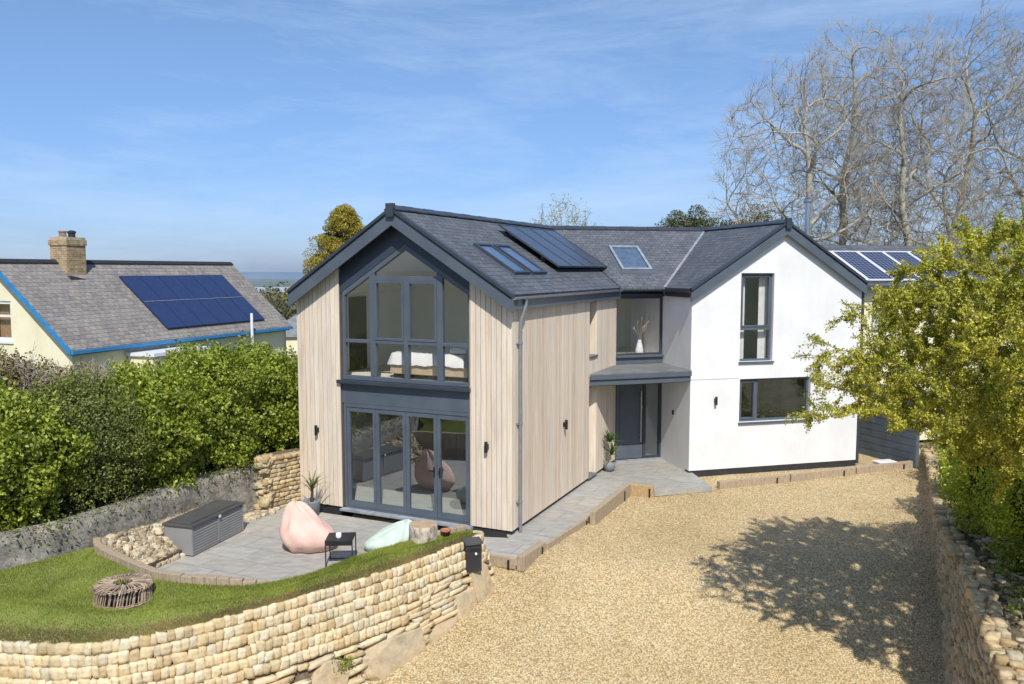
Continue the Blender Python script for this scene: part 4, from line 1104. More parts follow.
# scattered rubble on the bank
its = []
for k in range(520):
    y = rng.uniform(9.5, 22); xw = np.interp(y, rtop[::-1, 1], rtop[::-1, 0]); x = xw + .2 + abs(rng.normal(0, .7)); r = rng.uniform(.01, .05)
    an = rng.uniform(0, 6.28); d = V(math.cos(an), math.sin(an), 0); e = V(-d[1], d[0], 0)
    its.append((V(x, y, bed_z(x, y) + r * .2), d * r * 1.4, e * r, Z * r * .7))
tag(stones(its, 'rubble', M['stone_rubble'], None), kind='stuff')

# old wall on the left
gw = thing('boundary_wall', 'old grey rendered boundary wall below the green hedge', 'wall', (-7.3, 14.1, 0))
gl = [V(-11.5, 10.6, 0), V(-8.42, 12.95, 0), V(-7.5, 14.0, 0), V(-6.62, 16.3, 0), V(-6.0, 17.5, 0), V(-5.62, 18.0, 0)]
gln = np.array(smooth_curve([tuple(p) for p in gl], 14)); vs, fs = [], []
for i, p in enumerate(gln):
    q = gln[min(i + 1, len(gln) - 1)] - gln[max(i - 1, 0)]; q /= np.linalg.norm(q); nrm = V(q[1], -q[0], 0)
    for k in range(9):
        z = -.2 + 1.22 * k / 8; jt = .035 * mnoise.noise(Vector((p[0] * 2.5, p[1] * 2.5, z * 3))) + .015 * mnoise.noise(Vector((p[0] * 9, p[1] * 9, z * 9)))
        vs.append(p + nrm * (jt - .04 * k / 8) + Z * z)
    vs.append(p - nrm * .32 + Z * 1.06)
for i in range(len(gln) - 1):
    for k in range(9): a = i * 10 + k; fs.append((a, a + 10, a + 11, a + 1))
mesh_obj('wall_body', vs, fs, M['greywall'], gw, True, smooth=True)
rb = thing('stone_pier', 'rough rubble stone wall end beside the timber gable corner', 'stone wall', (-5.7, 18.2, 0))
its = []
ra, rb_ = V(-5.58, 18.02, 0), V(-4.85, 18.78, 0)
rd = (rb_ - ra); rL = np.linalg.norm(rd); rd /= rL; rn_ = V(rd[1], -rd[0], 0)
for r in range(13):
    s = rng.uniform(-.05, .05)
    while s < rL:
        w = rng.uniform(.1, .26); its.append((ra + rd * (s + w / 2) + rn_ * rng.uniform(-.02, .02) + Z * (.02 + r * .095), rd * (w / 2 - .004), rn_ * .12, Z * .042)); s += w
for k in range(70):
    z = rng.uniform(.02, 1.22); its.append((ra + V(rng.uniform(-.10, .10), rng.uniform(-.13, .10), z), V(rng.uniform(.06, .13), rng.uniform(-.03, .03), .01), V(0, rng.uniform(.06, .13), .01), Z * rng.uniform(.035, .07)))
stones(its, 'pier_stones', M['stone_right'], rb)
MB().prism([ra - rn_ * .35, rb_ - rn_ * .35, rb_ - rn_ * .02, ra - rn_ * .02], V(0, 0, 1.2)).build('wall_core', M['gap'], rb)
# rubble bank between the sleepers and the old wall
its = []
for k in range(1500):
    t = rng.random(); s = rng.random() ** 1.3
    base = V(-7.28, 13.95, 0) * (1 - t) + V(-6.35, 16.7, 0) * t; dirn = V(.93, -.36, 0)
    if t > .6: s *= .35
    p = base + dirn * (s * .62); z = .62 * (1 - s) ** 1.2 * (1 - t * .35) + .02; r = rng.uniform(.012, .055) * (1.5 if rng.random() < .12 else 1)
    an = rng.uniform(0, 6.28); d = V(math.cos(an), math.sin(an), .2); e = V(-d[1], d[0], 0)
    its.append((p + Z * z, d * r * 1.3, e * r, Z * r * .8))
_n = 6000; _t = rng.random(_n); _s = rng.random(_n) ** 1.2; _s[_t > .6] *= .35
_b = V(-7.28, 13.95, 0) * (1 - _t[:, None]) + V(-6.35, 16.7, 0) * _t[:, None] + V(.93, -.36, 0) * (_s[:, None] * .62); _b[:, 2] = .62 * (1 - _s) ** 1.2 * (1 - _t * .35) + rng.normal(.03, .02, _n)
M['drystalk'] = m_leaf('dry_stalks', [(0, (.30, .23, .13)), (.7, (.52, .44, .29)), (1, (.20, .22, .08))], .2, .8)
blades(_n, _b, .03, .10, .005, M['drystalk'], 'dry_grass')
bank = stones(its, 'rubble', M['stone_rubble'], None); tag(bank, kind='stuff')
sheet('rubble_bank', [(-7.4, 13.95), (-6.75, 13.6), (-5.85, 16.2), (-6.5, 16.9)], .12, M['soil'], th=.2)
its = []
for k in range(150):
    t = rng.random(); base = V(-6.25, 16.9, 0) * (1 - t) + V(-5.45, 17.95, 0) * t; p = base + V(rng.uniform(-.1, .22), rng.uniform(-.2, .1), 0); r = rng.uniform(.02, .06)
    its.append((p + Z * r * .5, V(r * 1.3, 0, 0), V(0, r, 0), Z * r * .7))
tag(stones(its, 'rubble', M['stone_rubble'], None), kind='stuff')

# ------------------------------------------------------------------ patio furniture and small things
# storage box
bx0, bx1 = V(-6.62, 15.15, 0), V(-6.05, 14.98, 0)
fl = V(-5.60, 16.55, 0) - bx1; fL = np.linalg.norm(fl); ang = math.atan2(fl[1], fl[0])
box = thing('storage_box', 'long grey plastic garden storage box with louvred sides and dark lid', 'storage box', tuple(bx1), ang)
bw_ = .60; bh = .56
MB().box(.0, fL, .0, bw_, .02, bh).build('box_body', M['plastic_grey'], box, world=False, bevel=.01)
m = MB()
for x0, x1 in ((.06, fL / 2 - .03), (fL / 2 + .03, fL - .06)):
    for k in range(9):
        z = .07 + k * .052; m.add([(x0, -.001, z), (x1, -.001, z), (x1, -.022, z + .006), (x0, -.022, z + .006), (x0, -.003, z + .045), (x1, -.003, z + .045)], [(0, 1, 2, 3), (3, 2, 5, 4)])
m.box(.0, .05, -.024, -.002, .02, bh); m.box(fL - .05, fL, -.024, -.002, .02, bh); m.box(fL / 2 - .025, fL / 2 + .025, -.024, -.002, .02, bh); m.box(.05, fL - .05, -.024, -.002, .02, .06)
m.build('louvre_panel', M['plastic_grey'], box, world=False)
m = MB(); m.prism([V(-.03, -.05, bh + .002), V(fL + .03, -.05, bh + .002), V(fL + .03, bw_ + .03, bh + .002), V(-.03, bw_ + .03, bh + .002)], V(0, 0, .045)); m.box(.06, fL - .06, .05, bw_ - .06, bh + .046, bh + .07)
m.build('lid', M['plastic_dark'], box, world=False, bevel=.012)
MB().box(fL / 2 - .03, fL / 2 + .03, -.058, -.05, bh - .03, bh + .02).build('latch', M['white'], box, world=False)

# beanbags: one continuous sagging surface each
def beanbag(name, label, loc, rz_, mat, h, rx, ry, lean, nose):
    t = thing(name, label, 'beanbag', loc, rz_, None)
    nu, nv = 40, 26; vs = []; fs = []
    for j in range(nv + 1):
        v = j / nv; th = math.pi * v
        for i in range(nu):
            a = 2 * math.pi * i / nu; cx, cy = math.cos(a), math.sin(a)
            hz = (1 - math.cos(th)) / 2                          # 0 bottom, 1 top
            r = math.sin(th) ** .62
            r *= (1 - .66 * hz ** 1.4) 
            ex = rx * (1 + nose * max(0, cx) * (1 - hz) ** 1.2)
            x = r * ex * cx - lean * hz ** 1.6; y = r * ry * cy
            z = h * hz ** .92
            if z < .07: z = z * .35
            f = .05 * mnoise.noise(Vector((cx * 2.2, cy * 2.2, z * 2.8))) + .016 * math.sin(a * 9 + z * 6) * hz
            vs.append((x + f * cx, y + f * cy, max(z + f * .5 * (1 if z > .1 else 0), .004)))
    for j in range(nv):
        for i in range(nu): fs.append((j * nu + i, j * nu + (i + 1) % nu, (j + 1) * nu + (i + 1) % nu, (j + 1) * nu + i))
    b = mesh_obj('beanbag_cover', vs, fs, mat, t, smooth=True)
    m = MB()
    for k in range(2):
        pts = []
        for q_ in range(10):
            hz = .45 + .5 * q_ / 9; r = math.sin(math.acos(1 - 2 * hz)) ** .62 * (1 - .66 * hz ** 1.4); sg = 1 if k else -1
            pts.append(V(-lean * hz ** 1.6 + .1 * rx * r, sg * ry * r * 1.0, h * hz ** .92))
        m.tube(pts, .008, 5)
    m.build('seam', mat, t, world=False)
    MB().tube([(-lean - .06, 0, h * .93), (-lean - .05, 0, h + .015), (-lean + .03, 0, h + .02), (-lean + .05, 0, h * .94)], [.02, .018, .018, .02], 8).build('handle', mat, t, world=False)
    return t
beanbag('beanbag', 'large salmon pink beanbag slumped on the patio', (-4.02, 15.45, .004), R(-16), M['pink'], .90, .54, .52, .20, .62)
beanbag('beanbag', 'pale mint green beanbag half hidden behind the lawn edge', (-2.40, 15.5, .004), R(205), M['mint'], .48, .46, .46, .36, .5)

# side table
st = thing('side_table', 'small black metal side table with solid top beside the pink beanbag', 'table', (-3.16, 14.66, .004), R(3))
MB().box(-.25, .25, -.24, .24, .485, .50).build('table_top', M['black'], st, world=False)
MB().box(-.25, .25, -.246, -.241, .41, .50).build('apron', M['black'], st, world=False)
for x, y in ((-.24, -.23), (.24, -.23), (-.24, .23), (.24, .23)): MB().box(x - .01, x + .01, y - .01, y + .01, 0, .484).build('leg', M['black'], st, world=False)
MB().box(-.23, .23, .225, .235, .0, .015).box(-.23, .23, -.235, -.225, .0, .015).build('stretcher', M['black'], st, world=False)
cup = thing('candle_jar', 'small white candle jar standing on the black side table', 'candle jar', (-3.18, 14.58, .505))
MB().lathe([(.0, 0), (.045, 0), (.05, .02), (.05, .09), (.042, .09), (.04, .03), (0, .03)], 14).build('jar', M['white'], cup, world=False, smooth=True)
MB().lathe([(.0, .03), (.038, .03), (.038, .07), (0, .07)], 12).build('wax', M['fabric_white'], cup, world=False)

# tree stump stool
stp = thing('log_stool', 'cut log stool with pale peeling bark at the end of the lawn', 'log', (-1.58, 14.12, .57), R(20))
vs, fs = [], []; nu = 36
prof = [(.26, 0), (.262, .06), (.25, .14), (.255, .24), (.25, .33), (.24, .345)]
for r, z in prof:
    for k in range(nu):
        a = 2 * math.pi * k / nu; rr = r * (1 + .05 * math.sin(3 * a + 1) + .03 * mnoise.noise(Vector((math.cos(a) * 4, math.sin(a) * 4, z * 4)))); vs.append((rr * math.cos(a), rr * math.sin(a), z))
for j in range(len(prof) - 1):
    for k in range(nu): fs.append((j * nu + k, j * nu + (k + 1) % nu, (j + 1) * nu + (k + 1) % nu, (j + 1) * nu + k))
M['birch'] = pm('peeling_bark', (.55, .48, .38), (.20, .14, .09), 11, .9, .7, 18, sc=(1, 1, .6), lo=.45, hi=.68)
mesh_obj('bark', vs, fs, M['birch'], stp, smooth=True)
M['cutwood'] = pm('cut_log_face', (.50, .36, .22), (.38, .26, .15), 8, .8, .3, 30)
mesh_obj('cut_face', [(p[0], p[1], .345) for p in vs[-nu:]], [tuple(range(nu))], M['cutwood'], stp)
tpot = thing('plant_pot', 'small terracotta pot beside the cut log stool', 'pot', (-1.20, 14.35, .58))
MB().lathe([(0, 0), (.06, 0), (.085, .13), (.095, .13), (.095, .16), (.08, .16), (.07, .12), (0, .12)], 14).build('pot_body', M['terracotta'], tpot, world=False, smooth=True)
MB().lathe([(0, .12), (.07, .12), (.03, .135), (0, .14)], 12).build('soil', M['soil'], tpot, world=False)

# willow dome over the fire pit
wd = thing('wicker_dome', 'low woven willow dome cover sitting in the lawn', 'fire pit cover', (-5.83, 11.85, .46))
m = MB()
for k in range(58):
    a = 2 * math.pi * k / 58 + random.uniform(-.03, .03); pts = []
    for q_ in range(9):
        t = q_ / 8; r = .40 * (1 - .10 * t) if t < .5 else .38 * math.cos((t - .5) * 2 * 1.30) + .03; z = .29 * math.sin(min(t * 1.25, 1) * math.pi / 2) - (.05 * (t - .8) if t > .8 else 0)
        aa = a + t * .25; pts.append(V(r * math.cos(aa), r * math.sin(aa), z + .01 * random.uniform(-1, 1)))
    m.tube(pts, random.uniform(.007, .013), 5)
for z, r in ((.03, .41), (.05, .40), (.25, .37), (.27, .35)):
    pts = [V(r * math.cos(2 * math.pi * k / 40), r * math.sin(2 * math.pi * k / 40), z + .008 * math.sin(k * 2.4)) for k in range(41)]; m.tube(pts, .011, 5, caps=False)
m.build('willow_weave', M['wicker'], wd, world=False)
MB().lathe([(0, .0), (.3, .0), (.33, .10), (.25, .16), (0, .2)], 18).build('fire_bowl', M['black'], wd, world=False, smooth=True)

# letterbox on the wall end
lb = thing('letterbox', 'dark grey metal letterbox fixed to the end of the curved stone wall', 'letterbox', (-.70, 14.10, .08), R(20))
MB().box(-.14, .14, -.10, .10, 0, .50).build('box_body', M['alu_dark2'] if 'alu_dark2' in M else M['plinth'], lb, world=False, bevel=.01)
MB().prism([V(-.16, -.13, .50), V(.16, -.13, .50), V(.16, .12, .53), V(-.16, .12, .53)], V(0, 0, .03)).build('lid', M['plastic_dark'], lb, world=False)
MB().box(-.11, .11, -.106, -.101, .38, .42).build('letter_slot', M['black'], lb, world=False)
MB().lathe([(0, 0), (.022, 0), (.022, .01), (0, .01)], 12).build('lock', M['white'], lb, world=False)
lk = [c for c in bpy.data.objects if c.parent == lb and c.name.startswith('lock')][0]; lk.rotation_euler = (R(90), 0, 0); lk.location = (.03, -.103, .33)

# potted plants
def arching_leaf(base, az, L, lift, w, n=7, droop=1.0):
    pts = []; 
    for k in range(n + 1):
        t = k / n; r = L * t * math.cos(lift) ; z = L * (math.sin(lift) * t - droop * .5 * t * t)
        pts.append(V(base[0] + r * math.cos(az), base[1] + r * math.sin(az), base[2] + z))
    side = V(-math.sin(az), math.cos(az), 0); vs = []; fs = []
    for k, p in enumerate(pts): ww = w * (1 - (k / n) ** 2) + .0015; vs += [p - side * ww, p + side * ww]
    for k in range(n): fs.append((2 * k, 2 * k + 1, 2 * k + 3, 2 * k + 2))
    return vs, fs
palm = thing('potted_palm', 'arching thin-leaved palm in a grey pot beside the bifold doors', 'potted plant', (-4.42, 17.62, .004))
MB().lathe([(0, 0), (.15, 0), (.19, .30), (.20, .34), (.185, .34), (.17, .30), (0, .30)], 18).build('pot', M['pot'], palm, world=False, smooth=True)
m = MB()
for k in range(34):
    a = random.uniform(0, 6.28); vs, fs = arching_leaf((0, 0, .5 + random.uniform(0, .15)), a, random.uniform(.45, .8), random.uniform(.7, 1.35), .014, 8, random.uniform(.6, 1.3)); m.add(vs, fs)
m.build('frond', M['leaf_palm'], palm, world=False)
MB().tube([(0, 0, .3), (.02, 0, .62)], [.04, .025], 8).build('stem', M['bark_dark'], palm, world=False)
yuc = thing('potted_yucca', 'small yucca with spiky green leaves in a dark pot by the front door', 'potted plant', (2.62, 21.55, .012))
MB().lathe([(0, 0), (.10, 0), (.15, .10), (.15, .20), (.12, .25), (.10, .25), (.10, .22), (0, .22)], 18).build('pot', M['pot'], yuc, world=False, smooth=True)
m = MB()
for (x, y, z, nn) in ((0, 0, .80, 30), (.06, .0, .45, 26)):
    for k in range(nn):
        a = random.uniform(0, 6.28); vs, fs = arching_leaf((x, y, z), a, random.uniform(.34, .55), random.uniform(.1, 1.4), .026, 5, .40); m.add(vs, fs)
m.build('leaves', M['leaf_yucca'], yuc, world=False)
MB().tube([(0, 0, .2), (.01, 0, .5), (0, 0, .82)], [.03, .028, .022], 8).tube([(0, 0, .3), (.05, 0, .57)], [.02, .018], 6).build('stem', M['bark_pale'], yuc, world=False)

tub = thing('plastic_tub', 'clear plastic tub left on the gravel beside the dark fence', 'tub', (10.42, 22.42, -.1), R(15))
m = MB().prism([V(-.26, -.14, 0), V(.26, -.14, 0), V(.26, .14, 0), V(-.26, .14, 0)], V(0, 0, .16)); m.build('tub_body', M['plas_clear'], tub, world=False, bevel=.02)
MB().box(-.29, .29, -.17, .17, .162, .185).build('lid', M['white'], tub, world=False, bevel=.008)

# dark board fence between house and stone wall
fa, fb = V(10.30, 24.7, 0), V(11.25, 22.35, 0); fd = fb - fa; fLn = np.linalg.norm(fd); fd /= fLn; fn = V(fd[1], -fd[0], 0)
fn = fn if fn[0] < 0 else -fn
fen = thing('board_fence', 'dark grey horizontal board fence beside the white gable', 'fence', tuple(fa))
FF = (fa, fd, fn)
M['fence'] = pm('dark_fence_paint', srgb(92, 102, 112), srgb(80, 90, 100), 3, .7, .1, 30, island=.12)
MB().fbox(FF, .0, fLn, -.035, -.022, -.1, 2.08).build('backing_panel', M['fence'], fen)
for k in range(11): MB().fbox(FF, .0, fLn, -.02, .0, -.1 + k * .2, .088 + k * .2).build('board', M['fence'], fen)
for s in (.0, fLn / 2, fLn - .1): MB().fbox(FF, s, s + .1, -.12, -.037, -.2, 2.05).build('post', M['fence'], fen)

# ------------------------------------------------------------------ outbuilding behind with solar roof
ann = thing('garage_building', 'cream outbuilding behind the white gable with grid patterned solar panels on its roof', 'outbuilding', (11, 26, 0))
ao = V(10.2, 25.7, 0); AF = (ao, u3, -v3); aw = 7.5
wall_holes(AF, [(0, -.2), (aw, -.2), (aw, 4.85), (0, 4.85)], [(1.35, 2.25, 3.4, 4.55)], .2, 'wall', M['cream'], ann)
MB().fbox(AF, 0, aw, -5, -4.8, -.2, 4.85).build('wall', M['cream'], ann)
for s in (0, aw - .2): MB().prism([AF[0] + AF[1] * s + AF[2] * b + Z * z for b, z in ((-.21, -.2), (-4.79, -.2), (-4.79, 4.85), (-2.5, 6.2), (-.21, 4.85))], AF[1] * .2).build('wall', M['cream'], ann)
at_ = .56
for sg in (1, -1):
    pts = [AF[0] + AF[1] * s + AF[2] * b + Z * z for s, b, z in ((-.3, .3, 4.92), (aw + .3, .3, 4.92), (aw + .3, -2.5, 4.92 + 2.8 * at_ * .86), (-.3, -2.5, 4.92 + 2.8 * at_ * .86))] if sg == 1 else [AF[0] + AF[1] * s + AF[2] * b + Z * z for s, b, z in ((-.3, -5.3, 4.92), (aw + .3, -5.3, 4.92), (aw + .3, -2.5, 4.92 + 2.8 * at_ * .86), (-.3, -2.5, 4.92 + 2.8 * at_ * .86))]
    MB().prism(pts, V(0, 0, -.1)).build('roof', M['slate'], ann, uv=(AF[0], u3, V(0, 0, 1) * 1.6))
MB().fbox(AF, -.3, aw + .3, .3, .38, 4.80, 4.90).build('gutter', M['alu_dark'], ann)
kk = at_ * .86; dd = (v3 + Z * kk); dd /= np.linalg.norm(dd); arf = (AF[0] + v3 * -.3 + Z * 4.92, u3, dd, np.cross(u3, dd))
for k in range(5):
    a0 = .05 + k * 1.02; m = MB()
    for c in ((a0, a0 + .045, .2, 2.4), (a0 + .955, a0 + 1.0, .2, 2.4), (a0 + .045, a0 + .955, .2, .245), (a0 + .045, a0 + .955, 2.355, 2.4)): rbox(m, arf, *c, .05, .10)
    sp = m.build('solar_panel', M['white'], ann)
    g = MB(); rbox(g, arf, a0 + .045, a0 + .955, .245, 2.355, .055, .09); g.build('cells', M['solar_grid'], sp, uv=(arf[0], arf[1], arf[2]))
w_ = MB()
for c in ((1.35, 1.43, 3.4, 4.55), (2.17, 2.25, 3.4, 4.55), (1.43, 2.17, 3.4, 3.47), (1.43, 2.17, 4.48, 4.55)): w_.fbox(AF, c[0], c[1], -.12, -.05, c[2], c[3])
w_ = w_.build('window', M['alu'], ann); pane_poly([(1.43, 3.47), (2.17, 3.47), (2.17, 4.48), (1.43, 4.48)], M['glass'], w_, AF, -.09)
MB().fbox(AF, 1.3, 2.3, -.6, -.5, 3.2, 4.7).build('blind', M['fabric_white'], ann)

# ------------------------------------------------------------------ neighbour's bungalow
nb = thing('neighbour_bungalow', 'cream bungalow with weathered tiled roof and blue trimmed gable beyond the hedge', 'bungalow', (-14.4, 26.5, 0))
ax_n = V(math.sin(R(19)), math.cos(R(19)), 0); un = V(-ax_n[1], ax_n[0], 0); Cn = V(-14.4, 26.5, 0); wn = 3.3; sln = 2.9 / wn; Ln = 12.4
RN = Cn + un * wn; zrn, zen = 5.72, 2.82
NF = (Cn, un, -ax_n); NS = (Cn, ax_n, -un)
gbl = lambda s: zrn - .10 - sln * abs(s - wn)
wall_holes((NF[0] + ax_n * .25 , un, -ax_n), [(.25, -1), (2 * wn - .25, -1), (2 * wn - .25, gbl(2 * wn - .25)), (wn, gbl(wn)), (.25, gbl(.25))], [(2.85, 3.75, 3.0, 4.35)], .25, 'wall', M['cream'], nb)
MB().fbox(NS, .5, Ln - .1, -.5, -.25, -1, 2.75).build('wall', M['cream'], nb)
MB().fbox(NS, .5, Ln - .1, -2 * wn + .25, -2 * wn + .5, -1, 2.75).build('wall', M['cream'], nb)
MB().prism([NF[0] + ax_n * (Ln - .35) + un * s + Z * z for s, z in ((.25, -1), (2 * wn - .25, -1), (2 * wn - .25, gbl(2 * wn - .25)), (wn, gbl(wn)), (.25, gbl(.25)))], ax_n * .25).build('wall', M['cream'], nb)
for sg in (-1, 1):
    h = un * sg
    pts = [up(RN, zrn), up(RN + ax_n * Ln, zrn), up(RN + ax_n * Ln + h * (wn + .02), zen - .02), up(RN + h * (wn + .02), zen - .02)]
    w = h - Z * sln; w /= np.linalg.norm(w)
    MB().prism(pts, V(0, 0, -.09)).build('roof', M['old_tile'], nb, uv=(pts[0], ax_n, -w))
m = MB(); k = 0.
while k < Ln - .1:
    for s in (-1, 1): m.prism([up(RN + ax_n * k + un * x * s, zrn + z) for x, z in ((0, .07), (.14, -.05), (.14, -.08), (0, .03))], ax_n * min(.43, Ln - k))
    k += .45
m.build('ridge_tiles', M['plinth'], nb)
for s in (0, 2 * wn):
    z = zrn - sln * wn
    MB().fbox(NF, wn, s, .0, .05, zrn - .20, zrn - .02, z - .02, z - .20).build('bargeboard', M['blue'], nb)
MB().fbox(NS, -.03, Ln, .01, .10, zen - .17, zen - .06).build('gutter', M['blue'], nb)
MB().fbox(NS, .1, Ln - .1, -.25, -.02, zen - .22, zen - .17).build('soffit', M['blue'], nb)
wN = MB(); NW = (NF[0] + ax_n * .25, un, -ax_n)
for c in ((2.25, 2.33, 3.0, 4.35), (3.07, 3.15, 3.0, 4.35), (2.33, 3.07, 3.0, 3.1), (2.33, 3.07, 4.25, 4.35), (2.33, 3.07, 3.8, 3.88)): wN.fbox(NW, c[0] + .6, c[1] + .6, -.12, -.04, c[2], c[3])
wN = wN.build('window', M['white'], nb); pane_poly([(2.93, 3.1), (3.67, 3.1), (3.67, 4.25), (2.93, 4.25)], M['glass'], wN, NW, -.08)
MB().fbox(NW, 2.9, 3.7, -.3, -.26, 3.0, 4.35).build('blind', M['oak'], nb)
MB().fbox(NW, 2.8, 3.8, .0, .05, 2.9, 2.98).build('window_sill', M['white'], nb)
# chimney
cc = RN + ax_n * 2.95 - un * .15
CH = (cc, ax_n, -un)
MB().fbox(CH, -.42, .42, -.4, .4, 4.9, 6.30).build('chimney', M['brick'], nb)
chm = [o for o in bpy.data.objects if o.parent == nb and o.name.startswith('chimney')][0]
MB().fbox(CH, -.455, .455, -.435, .435, 6.302, 6.50).build('chimney_cap', M['brick'], chm)
MB().fbox(CH, -.43, .43, -.41, .41, 6.502, 6.60).build('chimney_flaunching', M['stone_rubble'], chm)
pp = cc + ax_n * -.14
MB().lathe([(.13, 0), (.12, .22), (.14, .24), (.14, .28), (.08, .28)], 14, tuple(up(cc + ax_n * -.2, 6.55))).build('chimney_pot', M['skin_pot'], chm)
MB().lathe([(.13, 0), (.12, .16), (.12, .20), (.15, .22), (.15, .28), (.05, .32)], 14, tuple(up(cc + ax_n * .2, 6.55))).build('chimney_pot', M['plinth'], chm)
MB().fbox(CH, -.50, .50, .40, .62, 4.85, 5.20, 5.0).build('chimney_flashing', M['old_tile'], nb)
# solar array
wdn = -un - Z * sln; wdn /= np.linalg.norm(wdn); nrf = (up(RN, zrn), ax_n, wdn, np.cross(ax_n, wdn) if np.cross(ax_n, wdn)[2] > 0 else -np.cross(ax_n, wdn))
kn = math.sqrt(1 + sln ** 2)
for r in range(2):
    for k in range(6):
        a0 = 4.72 + k * 1.01; d0 = (.70 + r * 1.14) * kn; m = MB(); a1 = a0 + .985; d1 = d0 + 1.11 * kn
        for c in ((a0, a0 + .02, d0, d1), (a1 - .02, a1, d0, d1), (a0 + .02, a1 - .02, d0, d0 + .02), (a0 + .02, a1 - .02, d1 - .02, d1)): rbox(m, nrf, *c, .05, .10)
        sp = m.build('solar_panel', M['plinth'] if 'frame_blue' not in M else M['frame_blue'], nb)
        g = MB(); rbox(g, nrf, a0 + .02, a1 - .02, d0 + .02, d1 - .02, .06, .095); g.build('cells', M['solar_blue'], sp, uv=(nrf[0], ax_n, wdn))
m = MB(); rbox(m, nrf, 4.72, 10.77, (1.80 + .02) * kn, 1.835 * kn, .097, .108); m.build('mounting_rail', M['lead'], nb)
# white lean-to and vent pipes
MB().fbox(NS, 2.6, 5.4, -.2, .9, -1, 2.35).build('porch', M['cream'], nb)
MB().fbox(NS, 2.5, 5.5, -.2, 1.05, 2.352, 2.47).build('porch_roof', M['white'], nb)
MB().tube([up(Cn + ax_n * 9.1 - un * .25, 1.5), up(Cn + ax_n * 9.1 - un * .25, 3.55)], .06, 10).build('vent_pipe', M['white'], nb)
MB().fbox(NS, 7.0, 7.7, -.27, -.22, 2.0, 2.5).build('window', M['glass'], nb)
MB().fbox(NS, 6.9, 7.8, -.248, -.235, 1.9, 2.55).build('window_surround', M['white'], nb)

# ------------------------------------------------------------------ vegetation
def leaf_mesh(c, size, name, mat, parent=None, out=None, outk=.6, aspect=.55):
    """c: Nx3 centres -> one small folded leaf each"""
    n = len(c); d = rng.normal(0, 1, (n, 3)); 
    if out is not None: d += out * outk
    d /= np.linalg.norm(d, axis=1, keepdims=True)
    r = rng.normal(0, 1, (n, 3)); t = np.cross(d, r); t /= np.linalg.norm(t, axis=1, keepdims=True) + 1e-9; b = np.cross(d, t)
    s = size * rng.uniform(.6, 1.35, (n, 1))
    v = np.stack([c - t * s * .5, c + b * s * aspect * .5 + d * s * .08, c + t * s * .5, c - b * s * aspect * .5 + d * s * .08], 1).reshape(-1, 3)
    return mesh_obj(name, v, np.arange(4 * n).reshape(-1, 4), mat, parent, True)

def seg_mesh(segs, name, mat, parent, sides=4):
    segs = np.array(segs, float); p0, p1, r0, r1 = segs[:, 0:3], segs[:, 3:6], segs[:, 6], segs[:, 7]
    d = p1 - p0; d /= np.linalg.norm(d, axis=1, keepdims=True) + 1e-9
    a = np.where(np.abs(d[:, 2:3]) < .9, np.array([[0, 0, 1.]]), np.array([[1., 0, 0]])); x = np.cross(d, a); x /= np.linalg.norm(x, axis=1, keepdims=True); y = np.cross(d, x)
    vs = []
    for P_, r_ in ((p0, r0), (p1, r1)):
        for k in range(sides):
            an = 2 * math.pi * k / sides; vs.append(P_ + (x * math.cos(an) + y * math.sin(an)) * r_[:, None])
    v = np.stack(vs, 1).reshape(-1, 3); n = len(segs); base = (np.arange(n) * 2 * sides)[:, None]
    fs = []
    for k in range(sides): fs.append(base + np.array([[k, (k + 1) % sides, sides + (k + 1) % sides, sides + k]]))
    f = np.stack(fs, 1).reshape(-1, 4)
    return mesh_obj(name, v, f, mat, parent, True, smooth=True)

def grow(segs, tips, p, d, L, r, lvl, maxl, prm, rnd):
    n = prm['steps'][min(lvl, len(prm['steps']) - 1)]; st = L / n; pts = [(p, r)]
    taper = prm.get('taper', .55)
    for k in range(n):
        w = np.array([rnd.gauss(0, 1) for _ in range(3)]) * prm['wob']
        d = d + w + V(0, 0, prm['up'][min(lvl, len(prm['up']) - 1)]); d /= np.linalg.norm(d)
        q = p + d * st; r2 = r + (r * taper - r) * (1 / n) * 1.0 if True else r
        r2 = pts[0][1] * (1 - (1 - taper) * (k + 1) / n)
        segs.append((*p, *q, r, r2)); p, r = q, r2; pts.append((p, r))
        if lvl < maxl and k > 0 - (lvl > 0) and rnd.random() < prm['lat'][min(lvl, len(prm['lat']) - 1)]:
            sp = prm['spread'][min(lvl, len(prm['spread']) - 1)]
            child(segs, tips, p, d, L * rnd.uniform(.45, .75) * (1 - .25 * k / n), r * rnd.uniform(.45, .65), lvl + 1, maxl, prm, rnd, sp * 1.2)
    if lvl < maxl:
        for c in range(prm['fork'][min(lvl, len(prm['fork']) - 1)]):
            sp = prm['spread'][min(lvl, len(prm['spread']) - 1)]
            child(segs, tips, p, d, L * rnd.uniform(.62, .88), r * rnd.uniform(.65, .9), lvl + 1, maxl, prm, rnd, sp)
    if lvl >= maxl - prm.get('tipl', 1): tips.append((p, d))
def child(segs, tips, p, d, L, r, lvl, maxl, prm, rnd, sp):
    w = np.array([rnd.gauss(0, 1) for _ in range(3)]); w -= d * (w @ d); w /= np.linalg.norm(w) + 1e-9
    a = sp * rnd.uniform(.6, 1.3); nd = d * math.cos(a) + w * math.sin(a); nd /= np.linalg.norm(nd)
    if nd[2] < prm.get('minz', -.3): nd[2] = abs(nd[2]) * .2; nd /= np.linalg.norm(nd)
    grow(segs, tips, p, nd, L, max(r, prm['rmin']), lvl, maxl, prm, rnd)

